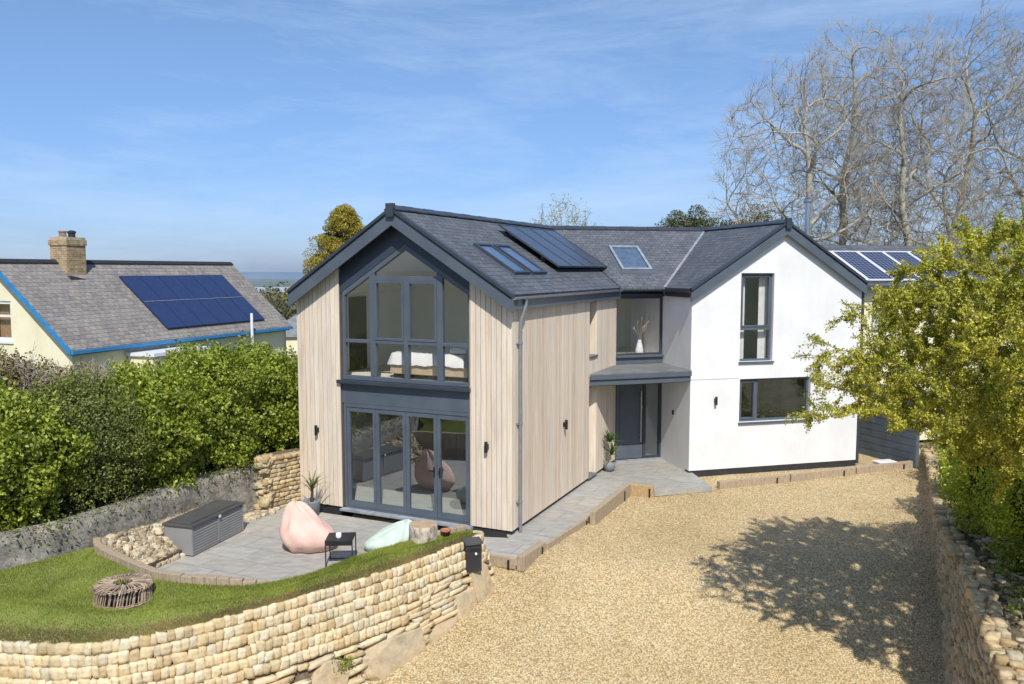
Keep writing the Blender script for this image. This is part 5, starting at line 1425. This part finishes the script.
def clip_dome(sg, cen, rad, amp=.22, fq=.45):
    q = (sg[:, 3:6] - cen) / rad; en = (q ** 2).sum(1); nz = np.array([mnoise.noise(Vector(v * fq)) + .5 * mnoise.noise(Vector(v * fq * 3)) for v in sg[:, 3:6]])
    low = sg[:, 5] < cen[2] - rad[2] * .35
    return sg[(en < 1 + amp * nz) | (low & (sg[:, 6] > .05))]
def colonise(start, attract, step, infl, kill, iters, g, inertia=.35, trop=(0, 0, 0), wob=.10, prev=None):
    """grow a branching skeleton towards a cloud of points; returns node positions and parents"""
    nodes = [np.array(p, float) for p in start]; par = [-1] + list(range(len(start) - 1))
    dirs = [V(0, 0, 1)] * len(start)
    if prev is not None: nodes, par, dirs = list(prev[0]), list(prev[1]), list(prev[2])
    A = attract.copy(); nd = np.full(len(A), 1e9); ni = np.zeros(len(A), int); fresh = list(range(len(nodes)))
    seen = set()
    for it in range(iters):
        if not fresh or not len(A): break
        Fp = np.array([nodes[i] for i in fresh]); dd = ((A[:, None, :] - Fp[None]) ** 2).sum(2); j = dd.argmin(1); m = dd[np.arange(len(A)), j]
        up_ = m < nd; nd[up_] = m[up_]; ni[up_] = np.array(fresh)[j[up_]]
        keep = nd > kill * kill; A, nd, ni = A[keep], nd[keep], ni[keep]
        if not len(A): break
        act = nd < infl * infl
        fresh = []
        for n_ in np.unique(ni[act]):
            v = A[act][ni[act] == n_] - nodes[n_]; v /= np.linalg.norm(v, axis=1, keepdims=True) + 1e-9; d = v.mean(0); d /= np.linalg.norm(d) + 1e-9
            d = d + dirs[n_] * inertia + np.array(trop) + g.normal(0, wob, 3); d /= np.linalg.norm(d)
            q = nodes[n_] + d * step
            key = (int(n_), round(q[0] / step * 2), round(q[1] / step * 2), round(q[2] / step * 2))
            if key in seen: continue
            seen.add(key); nodes.append(q); par.append(int(n_)); dirs.append(d); fresh.append(len(nodes) - 1)
    return np.array(nodes), np.array(par), np.array(dirs)
def radii(par, tip, ex, n):
    acc = np.zeros(n); ch = np.zeros(n, int)
    for i in range(n):
        if par[i] >= 0: ch[par[i]] += 1
    for i in range(n - 1, -1, -1):
        if ch[i] == 0: acc[i] = tip ** ex
        if par[i] >= 0: acc[par[i]] += acc[i]
    return acc ** (1 / ex), ch
def sprays(nodes, dirs, r, sel, g, count, L, rr, up=.25, sp=.75, sub=True):
    out = []
    for i in sel:
        for c in range(count):
            d = dirs[i] + g.normal(0, sp, 3); d[2] += up; d /= np.linalg.norm(d); l = L * g.uniform(.5, 1.3)
            p = nodes[i]; q = p + d * l * .5; d2 = d + g.normal(0, .2, 3); d2[2] += up * .5; d2 /= np.linalg.norm(d2); q2 = q + d2 * l * .5
            out += [(*p, *q, rr, rr * .8), (*q, *q2, rr * .8, rr * .5)]
            if sub:
                d3 = d + g.normal(0, .6, 3); d3[2] += up; d3 /= np.linalg.norm(d3); out.append((*q, *(q + d3 * l * .45), rr * .7, rr * .45))
    return np.array(out)
def skeleton_segs(nodes, par, r, rmax=None):
    i = np.nonzero(par >= 0)[0]; p = par[i]
    r0 = np.minimum(r[p], r[i] * 1.25)
    return np.concatenate([nodes[p], nodes[i], r0[:, None], r[i][:, None]], 1)
def bare_tree(x, y, H_, lean, seed, label, dome, limbs):
    g = np.random.default_rng(seed); t = thing('bare_tree', label, 'tree', (x, y, -.3), 0, 'tall bare trees behind the house')
    c, rad = np.array(dome[0]), np.array(dome[1]); n = 4200
    d = g.normal(0, 1, (n, 3)); d /= np.linalg.norm(d, axis=1, keepdims=True); rr = g.random(n) ** .42
    nz = np.array([mnoise.noise(Vector(q * 2.2) + Vector((x, 0, 0))) for q in d])
    A = c + d * rad * (rr * (1 + .14 * nz))[:, None]; A = A[(A[:, 2] > 2.2 + .5 * g.random(len(A))) & (g.random(len(A)) < np.clip((A[:, 2] - 2.0) / 7.0, .12, 1))]
    st = [V(x, y, -.3)]; dl = np.array(lean) / np.linalg.norm(lean)
    for k in range(limbs): st.append(st[-1] + (dl + g.normal(0, .06, 3)) * .42)
    sel = g.choice(len(A), limbs * 5, replace=False)
    pv = colonise(st, A[sel], .45, 30, 1.0, 60, g, inertia=1.15, trop=(0, 0, .16), wob=.13)
    q = ((A - c) / rad); e = np.sqrt((q ** 2).sum(1)); B = A[(e > .52) | (g.random(len(A)) < .12)]
    nodes, par, dirs = colonise(st, B, .34, 2.6, .50, 70, g, inertia=.6, trop=(0, 0, .07), wob=.14, prev=pv)
    r, ch = radii(par, .013, 2.12, len(nodes))
    sk = skeleton_segs(nodes, par, r)
    en_ = np.sqrt((((nodes - c) / rad) ** 2).sum(1)); thin = np.nonzero((r < .04) & (en_ > .62) & (nodes[:, 2] > 4.5))[0]
    sp1 = sprays(nodes, dirs, r, thin, g, 2, .80, .009, .22, .6)
    tips = np.nonzero(ch == 0)[0]
    sp2 = sprays(nodes, dirs, r, tips, g, 4, .85, .009, .25, .5)
    big = r[par[np.nonzero(par >= 0)[0]]] > .045
    # grow() never leaves a gap: the thick part is one connected trunk with its limbs
    seg_mesh(sk[big], 'trunk', M['bark_pale'], t, 7)
    seg_mesh(np.concatenate([sk[~big], sp1, sp2]), 'crown', M['bark_twig'], t, 3)
    return t, len(sk) + len(sp1) + len(sp2), np.concatenate([sk, sp1])
tree_info = []
for (x, y, lean, sd, lb, dome, lm) in ((14.5, 40, (-.03, 0, 1), 11, 'tall bare tree leftmost behind the white gable with wide twiggy crown', ((14.0, 40, 8.6), (4.1, 3.4, 7.1)), 13), (17.4, 43, (-.02, 0, 1), 5, 'tall bare tree second from the left, just right of the flue pipe', ((17.6, 43, 9.9), (3.3, 3.2, 8.2)), 10),
                                   (19.5, 40, (.02, 0, 1), 23, 'tall bare tree with straight pale trunk above the solar panelled outbuilding', ((19.0, 40, 9.7), (3.0, 3.2, 7.5)), 16), (20.2, 41.5, (.32, 0, 1), 31, 'tall bare tree whose trunk leans to the right', ((23.0, 41.5, 9.8), (3.9, 3.6, 8.1)), 15), (26.5, 42, (-.04, 0, 1), 44, 'tall bare tree rightmost at the edge of the view', ((26.6, 42, 9.6), (3.8, 3.6, 8.2)), 12)):
    t, ns, sg = bare_tree(x, y, 0, lean, sd, lb, dome, lm); tree_info.append((lb[:30], ns, sg[:, 3:6].min(0).round(1), sg[:, 3:6].max(0).round(1)))
print('TREES', tree_info)

# foliage made of lumps with leaves near their surfaces
def lumps(c, rad, n, rk, rnd):
    out = []
    for _ in range(n):
        a, b = rnd.uniform(0, 6.28), math.acos(rnd.uniform(-.7, 1)); s = rnd.uniform(.45, .95)
        out.append((V(c[0] + rad[0] * s * math.sin(b) * math.cos(a), c[1] + rad[1] * s * math.sin(b) * math.sin(a), c[2] + rad[2] * s * math.cos(b)), rk * rnd.uniform(.7, 1.3)))
    return out
def leafy(lps, per, size, name, mat, parent, shell_=.55, flat=1.0, aspect=.6, outk=.8):
    C_, Rr = np.array([l[0] for l in lps]), np.array([l[1] for l in lps]); n = len(lps) * per
    i = rng.integers(0, len(lps), n); d = rng.normal(0, 1, (n, 3)); d /= np.linalg.norm(d, axis=1, keepdims=True)
    rr = Rr[i] * (shell_ + (1.03 - shell_) * rng.random(n) ** .6)
    p = C_[i] + d * rr[:, None] * np.array([1, 1, flat])
    return leaf_mesh(p, size, name, mat, parent, d, outk, aspect)
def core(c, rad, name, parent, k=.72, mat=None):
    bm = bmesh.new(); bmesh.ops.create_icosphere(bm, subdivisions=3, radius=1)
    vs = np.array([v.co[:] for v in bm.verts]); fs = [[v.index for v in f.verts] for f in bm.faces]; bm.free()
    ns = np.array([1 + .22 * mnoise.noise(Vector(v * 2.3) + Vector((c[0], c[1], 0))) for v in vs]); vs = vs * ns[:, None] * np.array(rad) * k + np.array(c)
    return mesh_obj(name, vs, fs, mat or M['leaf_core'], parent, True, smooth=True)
def shrub(name, label, c, rad, nl, per, size, mat, group=None, rk=.45, cat='shrub', stems=True, k=.72, seed=0, skin=0):
    rnd = random.Random(seed + 100); t = thing(name, label, cat, (c[0], c[1], c[2] - rad[2]), 0, group)
    leafy(lumps(c, rad, nl, rk, rnd), per, size, 'foliage', mat, t)
    if skin:
        d = rng.normal(0, 1, (skin, 3)); d /= np.linalg.norm(d, axis=1, keepdims=True)
        ns = np.array([mnoise.noise(Vector(q * 2.6) + Vector((c[0], c[1], 7))) + .55 * mnoise.noise(Vector(q * 7) + Vector((c[0], c[1], 3))) + .3 * mnoise.noise(Vector(q * 16) + Vector((c[0], c[1], 9))) for q in d])
        p = np.array(c) + d * np.array(rad) * ((1 + .34 * ns) * (1 - .22 * rng.random(skin) ** 1.6))[:, None]
        # loose shoots breaking the outline
        top = p[(d[:, 2] > .1) & (rng.random(len(p)) < .012)]
        sh = []; dr = rng.normal(0, .35, (len(top), 3)); dr[:, 2] = 1
        for k_ in range(9): sh.append(top + dr * .03 * k_ + rng.normal(0, .012, top.shape))
        sh = np.concatenate(sh); leaf_mesh(np.concatenate([p, sh]), size, 'outer_foliage', mat, t, np.concatenate([d, np.zeros(sh.shape)]), .8, .6)
    if k: core(c, rad, 'shade_core', t, k)
    return t
n = 900; yy = rng.uniform(11.5, 22, n); xx = np.interp(yy, rtop[::-1, 1], rtop[::-1, 0]) - .25 - np.abs(rng.normal(0, .5, n))
tag(leaf_mesh(np.array([(a, b, gravel_z(a, b) + .03) for a, b in zip(xx, yy)]), .035, 'fallen_leaves', M['leaf_brown']), kind='stuff')
# the long hedge above the old wall
hedge = [(-6.15, 19.9, 1.35, 1.5, 3.45, 'leaf_hedge', 'glossy green shrub of the hedge against the timber gable corner'),
         (-6.95, 18.3, 1.35, 1.35, 3.50, 'leaf_hedge', 'glossy green shrub of the hedge above the far end of the storage box'),
         (-7.65, 16.8, 1.35, 1.3, 3.30, 'leaf_hedge', 'round green shrub of the hedge above the near end of the storage box'),
         (-8.35, 15.4, 1.4, 1.35, 3.30, 'leaf_dark', 'dull dark green fine-leaved shrub in the nearer hedge'),
         (-9.15, 14.1, 1.4, 1.3, 3.2, 'leaf_hedge', 'yellowish green shrub of the hedge at the left edge of the view'),
         (-10.4, 13.0, 1.4, 1.3, 3.0, 'leaf_hedge', 'green shrub of the hedge at the nearest end of the old wall'),
         (-9.75, 17.1, 1.5, 1.4, 3.35, 'leaf_brown', 'brown leafless twiggy scrub on top of the hedge below the blue trimmed gable'),
         (-10.6, 15.7, 1.5, 1.4, 3.80, 'leaf_brown', 'brown leafless bush at the left edge below the bungalow window'),
         (-8.9, 18.6, 1.35, 1.3, 3.05, 'leaf_yellow', 'bright yellow-green bush in front of the bungalow porch'),
         (-7.75, 20.6, 1.6, 1.5, 3.30, 'leaf_hedge', 'taller green shrub at the back of the hedge by the vent pipe')]
for k, (x, y, a, b, top_, mt, lb) in enumerate(hedge):
    brown = mt == 'leaf_brown'; z = (top_ + .75) / 2; c_ = (top_ - .75) / 2 + .02
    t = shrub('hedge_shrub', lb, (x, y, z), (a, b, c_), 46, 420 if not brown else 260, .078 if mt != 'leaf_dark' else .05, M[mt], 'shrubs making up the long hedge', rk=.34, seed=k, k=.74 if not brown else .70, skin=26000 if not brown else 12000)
    if mt in ('leaf_brown', 'leaf_dark', 'leaf_yellow'):
        rnd = random.Random(k); sg, tp_ = [], []
        prm = dict(steps=[3, 3, 3, 3], wob=.25, up=[.05, .03, .02, .0], lat=[.6, .7, .6, .3], spread=[.7, .7, .7, .7], fork=[2, 2, 2, 0], rmin=.006, taper=.6, minz=-.2)
        for q_ in range(18 if brown else 5):
            an = rnd.uniform(0, 6.28); s_ = rnd.uniform(.1, .75); grow(sg, tp_, V(x + a * s_ * math.cos(an), y + b * s_ * math.sin(an), z + (.1 if not brown else c_ * .35)), V(.6 * math.cos(an), .6 * math.sin(an), 1) / 1.17, .42 if brown else .6, .012, 0, 3, prm, rnd)
        seg_mesh(sg, 'twigs', M['bark_twig'], t, 3)
# ground behind the wall
sheet('garden_soil', [(-11.4, 10.9), (-8.55, 13.1), (-7.75, 14.1), (-6.9, 16.4), (-6.2, 17.8), (-5.2, 19.2), (-5.2, 23), (-16, 23), (-16, 10)], .98, M['soil'], th=1.3)
# low ivy-like plants spilling over the old wall
its = []
n = 2200; tt = rng.random(n); gi = (tt * (len(gln) - 1)).astype(int); base = gln[gi] + rng.normal(0, .10, (n, 3)) * np.array([1, 1, 0]); base[:, 2] = 1.06 + rng.normal(0, .09, n) - rng.random(n) ** 4 * .35
base[:, 0] -= .12
iv = thing('wall_creeper', 'dark leafy growth spilling over the top of the grey boundary wall', 'creeper', (-7.3, 14.1, 1))
leaf_mesh(base, .06, 'foliage', M['leaf_dark'], iv)

# hawthorn over the right of the drive
haw = thing('hawthorn_tree', 'spreading hawthorn tree with fresh yellow-green leaves overhanging the drive', 'tree', (7.9, 11.5, .5))
g = np.random.default_rng(12)
n = 5200; d = g.normal(0, 1, (n, 3)); d /= np.linalg.norm(d, axis=1, keepdims=True); rr = g.random(n) ** .40
nz = np.array([mnoise.noise(Vector(q * 2.6)) for q in d])
A = np.array([7.35, 10.95, 3.95]) + d * np.array([2.45, 2.4, 1.95]) * (rr * (1 + .22 * nz))[:, None]
# extra reach towards the white gable: low whippy boughs
n2 = 150; q = g.random((n2, 3)); A2 = np.stack([4.15 + 1.5 * q[:, 0], 10.5 + 1.2 * q[:, 1], 3.35 + 1.1 * q[:, 2]], 1)
A = A[A[:, 2] > np.interp(A[:, 0], [4.6, 5.6, 6.3, 7.2], [3.6, 3.3, 2.9, 2.5])]; A = np.concatenate([A, A2])
A[:, 2] = A[:, 2] * .55 + .45 * (np.round(A[:, 2] / .42) * .42)
st = [V(7.95, 11.5, .25), V(7.95, 11.5, .6), V(7.9, 11.5, 1.0), V(7.88, 11.48, 1.4), V(7.8, 11.45, 1.8), V(7.75, 11.4, 2.2), V(7.7, 11.4, 2.6)]
nodes, par, dirs = colonise(st, A, .20, 1.9, .26, 120, g, inertia=.5, trop=(-.05, 0, -.03), wob=.20)
r, ch = radii(par, .0045, 2.25, len(nodes))
sk = skeleton_segs(nodes, par, r)
thin = np.nonzero(r < .02)[0]; sp1 = sprays(nodes, dirs, r, thin, g, 1, .34, .0036, .02, .7)
tips = np.nonzero(ch == 0)[0]; sp2 = sprays(nodes, dirs, r, tips, g, 2, .42, .0036, -.02, .45)
big = r[par[np.nonzero(par >= 0)[0]]] > .02
seg_mesh(sk[big], 'trunk', M['bark_haw'], haw, 6); seg_mesh(np.concatenate([sk[~big], sp1, sp2]), 'branches', M['bark_haw'], haw, 3)
tw = np.concatenate([sk[~big], sp1, sp2, sp2]); print('HAW', len(tw), len(nodes))
per = max(2, int(820000 / len(tw)))
i = np.repeat(np.arange(len(tw)), per); f = rng.random(len(i))[:, None]
pts = tw[i, 0:3] * (1 - f) + tw[i, 3:6] * f + rng.normal(0, .022, (len(i), 3))
dens = np.array([mnoise.noise(Vector(p * .9)) for p in tw[:, 0:3]])[i]
pts = pts[(rng.random(len(i)) < (.66 + .9 * dens) * np.clip((pts[:, 0] - 3.7) / 1.3, .12, 1))]
print('HAWLEAVES', len(pts))
leaf_mesh(pts, .037, 'foliage', M['leaf_haw'], haw)

# shrubs in the bed under the hawthorn
for k, (x, y, rx, rzz, mt, lb, nl) in enumerate(((8.95, 14.7, .80, 1.25, 'leaf_yellow', 'bright lime green leafy shrub under the hawthorn nearest the wall', 26), (10.0, 17.2, .8, .9, 'leaf_yellow', 'lime green shrub behind the bright one under the hawthorn', 26), (8.7, 13.0, .85, 1.2, 'leaf_yellow', 'broad lime green shrub at the right edge of the bed', 26),
        (8.15, 12.5, .30, .22, 'leaf_hedge', 'low green clump spreading on the bank above the stones', 12), (9.25, 15.6, .30, .2, 'leaf_hedge', 'small dark green clump by the top of the retaining wall', 12), (8.9, 11.6, .6, .5, 'leaf_hedge', 'mid green clump nearest the lower right corner', 18), (11.6, 20.2, .8, .7, 'leaf_brown', 'dry brown hedge stump at the far end of the retaining wall', 22), (13.3, 21.4, 1.4, 1.5, 'leaf_hedge', 'green bush beyond the far end of the retaining wall', 60), (13.4, 18.6, 1.5, 1.7, 'leaf_dark', 'dark green bush on the bank behind the hawthorn crown', 60))):
    zz = bed_z(x, y) + rzz * .75
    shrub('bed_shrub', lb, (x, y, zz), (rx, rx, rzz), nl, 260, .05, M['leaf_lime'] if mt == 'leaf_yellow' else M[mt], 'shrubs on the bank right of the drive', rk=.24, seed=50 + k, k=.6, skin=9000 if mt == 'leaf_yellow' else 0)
# leafy sprig clumps on the bank: ground cover
n = 5200; yy = rng.uniform(9, 21.5, n); xx = np.interp(yy, rtop[::-1, 1], rtop[::-1, 0]) + .35 + np.abs(rng.normal(0, 1.0, n)); nz = np.array([mnoise.noise(Vector((a * 1.3, b * 1.3, 0))) for a, b in zip(xx, yy)])
k_ = nz > -.02; zz = np.array([bed_z(a, b) for a, b in zip(xx[k_], yy[k_])]); pts = np.stack([xx[k_], yy[k_], zz + rng.uniform(0, .1, k_.sum())], 1)
tag(leaf_mesh(np.repeat(pts, 4, 0) + rng.normal(0, .04, (len(pts) * 4, 3)), .045, 'ground_cover', M['leaf_hedge']), kind='stuff')
n = 9000; yy = rng.uniform(9, 21.5, n); xx = np.interp(yy, rtop[::-1, 1], rtop[::-1, 0]) + .1 + np.abs(rng.normal(0, 1.0, n))
tag(leaf_mesh(np.array([(a, b, bed_z(a, b) + .015) for a, b in zip(xx, yy)]), .05, 'fallen_leaves', M['leaf_brown']), kind='stuff')
# little weeds at the foot of the curved wall
wd_ = thing('weed', 'small green weed growing between the boulders of the curved wall', 'weed', (-2.6, 11.75, -.75))
leaf_mesh(np.array([-2.55, 11.85, -.52]) + rng.normal(0, .06, (260, 3)) * np.array([1.6, 1, 1]), .04, 'leaves', M['leaf_hedge'], wd_)

# trees in the distance
def far_tree(x, y, z, rad, nl, per, size, mt, lb, name, rk, seed, tr=.15):
    t = shrub(name, lb, (x, y, z), rad, nl, per, size, M[mt], None, rk=rk, cat='tree', seed=seed, k=.5)
    MB().tube([(x, y, -.5), (x, y, z)], [tr, tr * .6], 8).build('trunk', M['bark_dark'], t)
    return t
pine = thing('pine_tree', 'yellow-olive pine tree with layered clumps behind the timber gable', 'tree', (-9.4, 44, -1))
lps = []; rnd = random.Random(9)
for k in range(300):
    zz = rnd.uniform(0, 1) ** 1.1; w = 2.6 * (1 - zz) ** .72 * (.80 + .3 * rnd.random()) + .12; an = rnd.uniform(0, 6.28); s_ = rnd.uniform(.45, 1)
    lps.append((V(-8.95 + w * s_ * math.cos(an), 44 + w * s_ * math.sin(an), 4.4 + 4.5 * zz - .25 * s_), rnd.uniform(.24, .52) * (1.15 - .4 * zz)))
leafy(lps, 200, .12, 'foliage', M['leaf_pine'], pine, flat=.7, aspect=.3)
core(V(-8.95, 44, 5.8), (1.5, 1.5, 2.4), 'shade_core', pine, .6)
sg = []
for l_ in lps: b = V(-9.4, 44, l_[0][2] - .35); sg.append((*b, *l_[0], .05, .02))
seg_mesh(sg + [(-9.4, 44, -1, -9.4, 44, 8.0, .22, .07)], 'trunk', M['bark_dark'], pine, 6)
far_tree(8.65, 39, 5.9, (2.7, 1.6, 2.3), 80, 480, .09, 'leaf_dark2', 'dark rounded evergreen tree showing above the middle roof ridge', 'evergreen_tree', .55, 77)
far_tree(11.6, 38.5, 6.1, (2.0, 1.6, 2.1), 50, 340, .09, 'leaf_brown', 'brownish ivy covered bush between evergreen and bare trees', 'ivy_bush', .5, 78)
# pale budding bush behind the ridge
bb = thing('budding_bush', 'pale budding bush showing its twigs above the roof ridge', 'bush', (2.6, 40, -.5)); g = np.random.default_rng(8)
n = 900; d = g.normal(0, 1, (n, 3)); d /= np.linalg.norm(d, axis=1, keepdims=True); A = np.array([2.55, 40, 6.0]) + d * np.array([2.1, 1.8, 2.7]) * (g.random(n) ** .45)[:, None]
nodes, par, dirs = colonise([V(2.6, 40, -.5), V(2.6, 40, .2), V(2.6, 40, .9), V(2.6, 40, 1.6), V(2.6, 40, 2.3), V(2.6, 40, 3.0)], A, .28, 3.0, .42, 60, g, inertia=.4, trop=(0, 0, .1), wob=.15)
r, ch = radii(par, .012, 2.3, len(nodes)); sk = skeleton_segs(nodes, par, r)
sg = np.concatenate([sk, sprays(nodes, dirs, r, np.nonzero(r < .035)[0], g, 2, .5, .009, .3, .5)])
seg_mesh(sg, 'branches', M['bark_twig'], bb, 3)
tp_a = sg[sg[:, 6] < .02][:, 3:6]; M['leaf_bud'] = m_leaf('pale_buds', [(0, (.25, .27, .10)), (1, (.45, .45, .22))], .3)
leaf_mesh(np.repeat(tp_a, 3, 0) + rng.normal(0, .08, (len(tp_a) * 3, 3)), .07, 'buds', M['leaf_bud'], bb)
print('BUSH', np.array(sg)[:, 3:6].min(0), np.array(sg)[:, 3:6].max(0))
# scrub on the slope between bungalow and house
lps = []
for k in range(130):
    y = rnd.uniform(60, 150); px = rnd.uniform(215, 420); x = (px - 512) / 815 * y; z = 5.4 - y * (33 + rnd.uniform(-5, 12)) / 815; lps.append((V(x, y, z), rnd.uniform(.9, 2.0)))
ob = leafy(lps, 240, .30, 'woodland', M['leaf_far'], None); tag(ob, kind='stuff')
# far neighbour roof peeping between the houses
fh = thing('far_cottage', 'distant grey roofed cottage between the bungalow and the timber gable', 'cottage', (-13.6, 52, -2), R(10))
MB().box(-1.8, 1.8, -2.5, 2.5, 0, 3.4).build('wall', M['cream'], fh, world=False)
MB().prism([V(-2.0, -2.7, 3.35), V(2.0, -2.7, 3.35), V(0, -2.7, 4.7)], V(0, 5.4, 0)).build('roof', M['lead'], fh, world=False)
# trees standing behind the photographer, mirrored in the panes
for k, (x, y, h, lb) in enumerate(((-12, -16, 4.6, 'bushy tree left on the far side of the lane'), (-4, -19, 4.2, 'broad bushy tree opposite the timber gable across the lane'), (4, -18, 3.6, 'rounded tree opposite the white gable across the lane'), (12, -16, 4.6, 'tall bushy tree right on the far side of the lane'))):
    far_tree(x, y, h * .62 - 1, (4.4, 2.2, h), 44, 190, .32, 'leaf_dark', lb, 'roadside_tree', 1.1, 90 + k)

# ------------------------------------------------------------------ terrain
def land_z(x, y):
    r = math.hypot(x, y - 20); z = -.30 if y > 15.6 else gz_(y) - .18
    z = max(z, -2.1)
    if r > 48: t = min((r - 48) / 500, 1); t = t * t * (3 - 2 * t); z = z * (1 - t) + -62 * t if y > -10 else z
    return z
rr_ = np.concatenate([np.linspace(0, 50, 26), np.geomspace(56, 9000, 40)]); na = 144; vs = []
for r in rr_:
    for k in range(na):
        a_ = 2 * math.pi * k / na; x, y = r * math.cos(a_), 20 + r * math.sin(a_); vs.append((x, y, land_z(x, y) + (1.2 * mnoise.noise(Vector((x * .01, y * .01, 0))) if r > 80 else 0)))
fs = []
for i in range(len(rr_) - 1):
    for k in range(na): fs.append((i * na + k, i * na + (k + 1) % na, (i + 1) * na + (k + 1) % na, (i + 1) * na + k))
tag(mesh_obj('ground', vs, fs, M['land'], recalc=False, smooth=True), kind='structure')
tag(grid_sheet('estuary', -2400, -300, 2350, 3100, 20, 8, lambda x, y: -60.2 + 1.5, M['estuary']), kind='structure')
# far hills: a long low ridge on the horizon
vs, fs = [], []; nn = 160
for i in range(nn + 1):
    x = -8000 + 16000 * i / nn; h = -14 + 16 * mnoise.noise(Vector((x * .0006, 0, 0))) + 5 * mnoise.noise(Vector((x * .003, 1, 0)))
    vs += [(x, 6300, -64), (x, 7000, h), (x, 8200, h - 30)]
for i in range(nn):
    a = i * 3; fs += [(a, a + 3, a + 4, a + 1), (a + 1, a + 4, a + 5, a + 2)]
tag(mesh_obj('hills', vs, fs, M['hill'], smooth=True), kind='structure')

# ------------------------------------------------------------------ camera, light, world
cam = bpy.data.cameras.new('camera'); co_ = bpy.data.objects.new('camera', cam); COL.objects.link(co_); scene.camera = co_
cam.sensor_width = 36; cam.lens = 815.06 / 1024 * 36; cam.clip_end = 20000; cam.clip_start = .1
co_.location = (0, 0, 5.4); co_.rotation_euler = (math.pi / 2 - .088, 0, 0)
saz, sel = R(8), R(48.5)
sd = V(math.sin(saz) * math.cos(sel), -math.cos(saz) * math.cos(sel), math.sin(sel))
sun = bpy.data.lights.new('sun', 'SUN'); so = bpy.data.objects.new('sun', sun); COL.objects.link(so)
sun.energy = 4.7; sun.angle = R(.55); sun.color = (1, .955, .88)
so.rotation_euler = Vector(tuple(sd)).to_track_quat('Z', 'Y').to_euler()
w = bpy.data.worlds.new('World'); scene.world = w; w.use_nodes = True; nt = w.node_tree; nt.nodes.clear()
sky = nt.nodes.new('ShaderNodeTexSky'); sky.sky_type = 'NISHITA'; sky.sun_disc = False; sky.sun_elevation = sel; sky.sun_rotation = math.pi - saz
sky.altitude = 60; sky.air_density = 1.0; sky.dust_density = .6; sky.ozone_density = 2.2
tc = nt.nodes.new('ShaderNodeTexCoord')
mp = nt.nodes.new('ShaderNodeMapping'); mp.inputs['Scale'].default_value = (1.0, 1.0, 5.5); mp.inputs['Rotation'].default_value = (.06, .03, .5); nt.links.new(tc.outputs['Generated'], mp.inputs[0])
nf = noise_(nt, mp.outputs[0], 1.9, 7, .62, .6)
nf2 = noise_(nt, mp.outputs[0], 6.5, 6, .7, 1.2)
mix1 = math_(nt, 'ADD', math_(nt, 'MULTIPLY', nf, .75), math_(nt, 'MULTIPLY', nf2, .25))
cr = ramp(nt, [(.46, (0, 0, 0)), (.72, (1, 1, 1))]); nt.links.new(mix1, cr.inputs[0])
cf = math_(nt, 'MULTIPLY', cr.outputs[0], .5)
sz = nt.nodes.new('ShaderNodeSeparateXYZ'); nt.links.new(tc.outputs['Generated'], sz.inputs[0])
tr = ramp(nt, [(0, (.46, .59, 1.0)), (.10, (.54, .67, .95)), (.30, (.82, .92, 1.04)), (1, (.85, .95, 1.15))]); nt.links.new(sz.outputs[2], tr.inputs[0])
skc = mixc(nt, 1, sky.outputs[0], tr.outputs[0], 'MULTIPLY')
col = mixc(nt, cf, skc, (4.6, 5.9, 7.6))
bg = nt.nodes.new('ShaderNodeBackground'); bg.inputs['Strength'].default_value = .138; nt.links.new(col, bg.inputs[0])
ow = nt.nodes.new('ShaderNodeOutputWorld'); nt.links.new(bg.outputs[0], ow.inputs[0])
scene.view_settings.view_transform = 'Standard'; scene.view_settings.look = 'None'; scene.view_settings.exposure = 0
scene.cycles.diffuse_bounces = 8; scene.cycles.max_bounces = 14; scene.cycles.transparent_max_bounces = 16
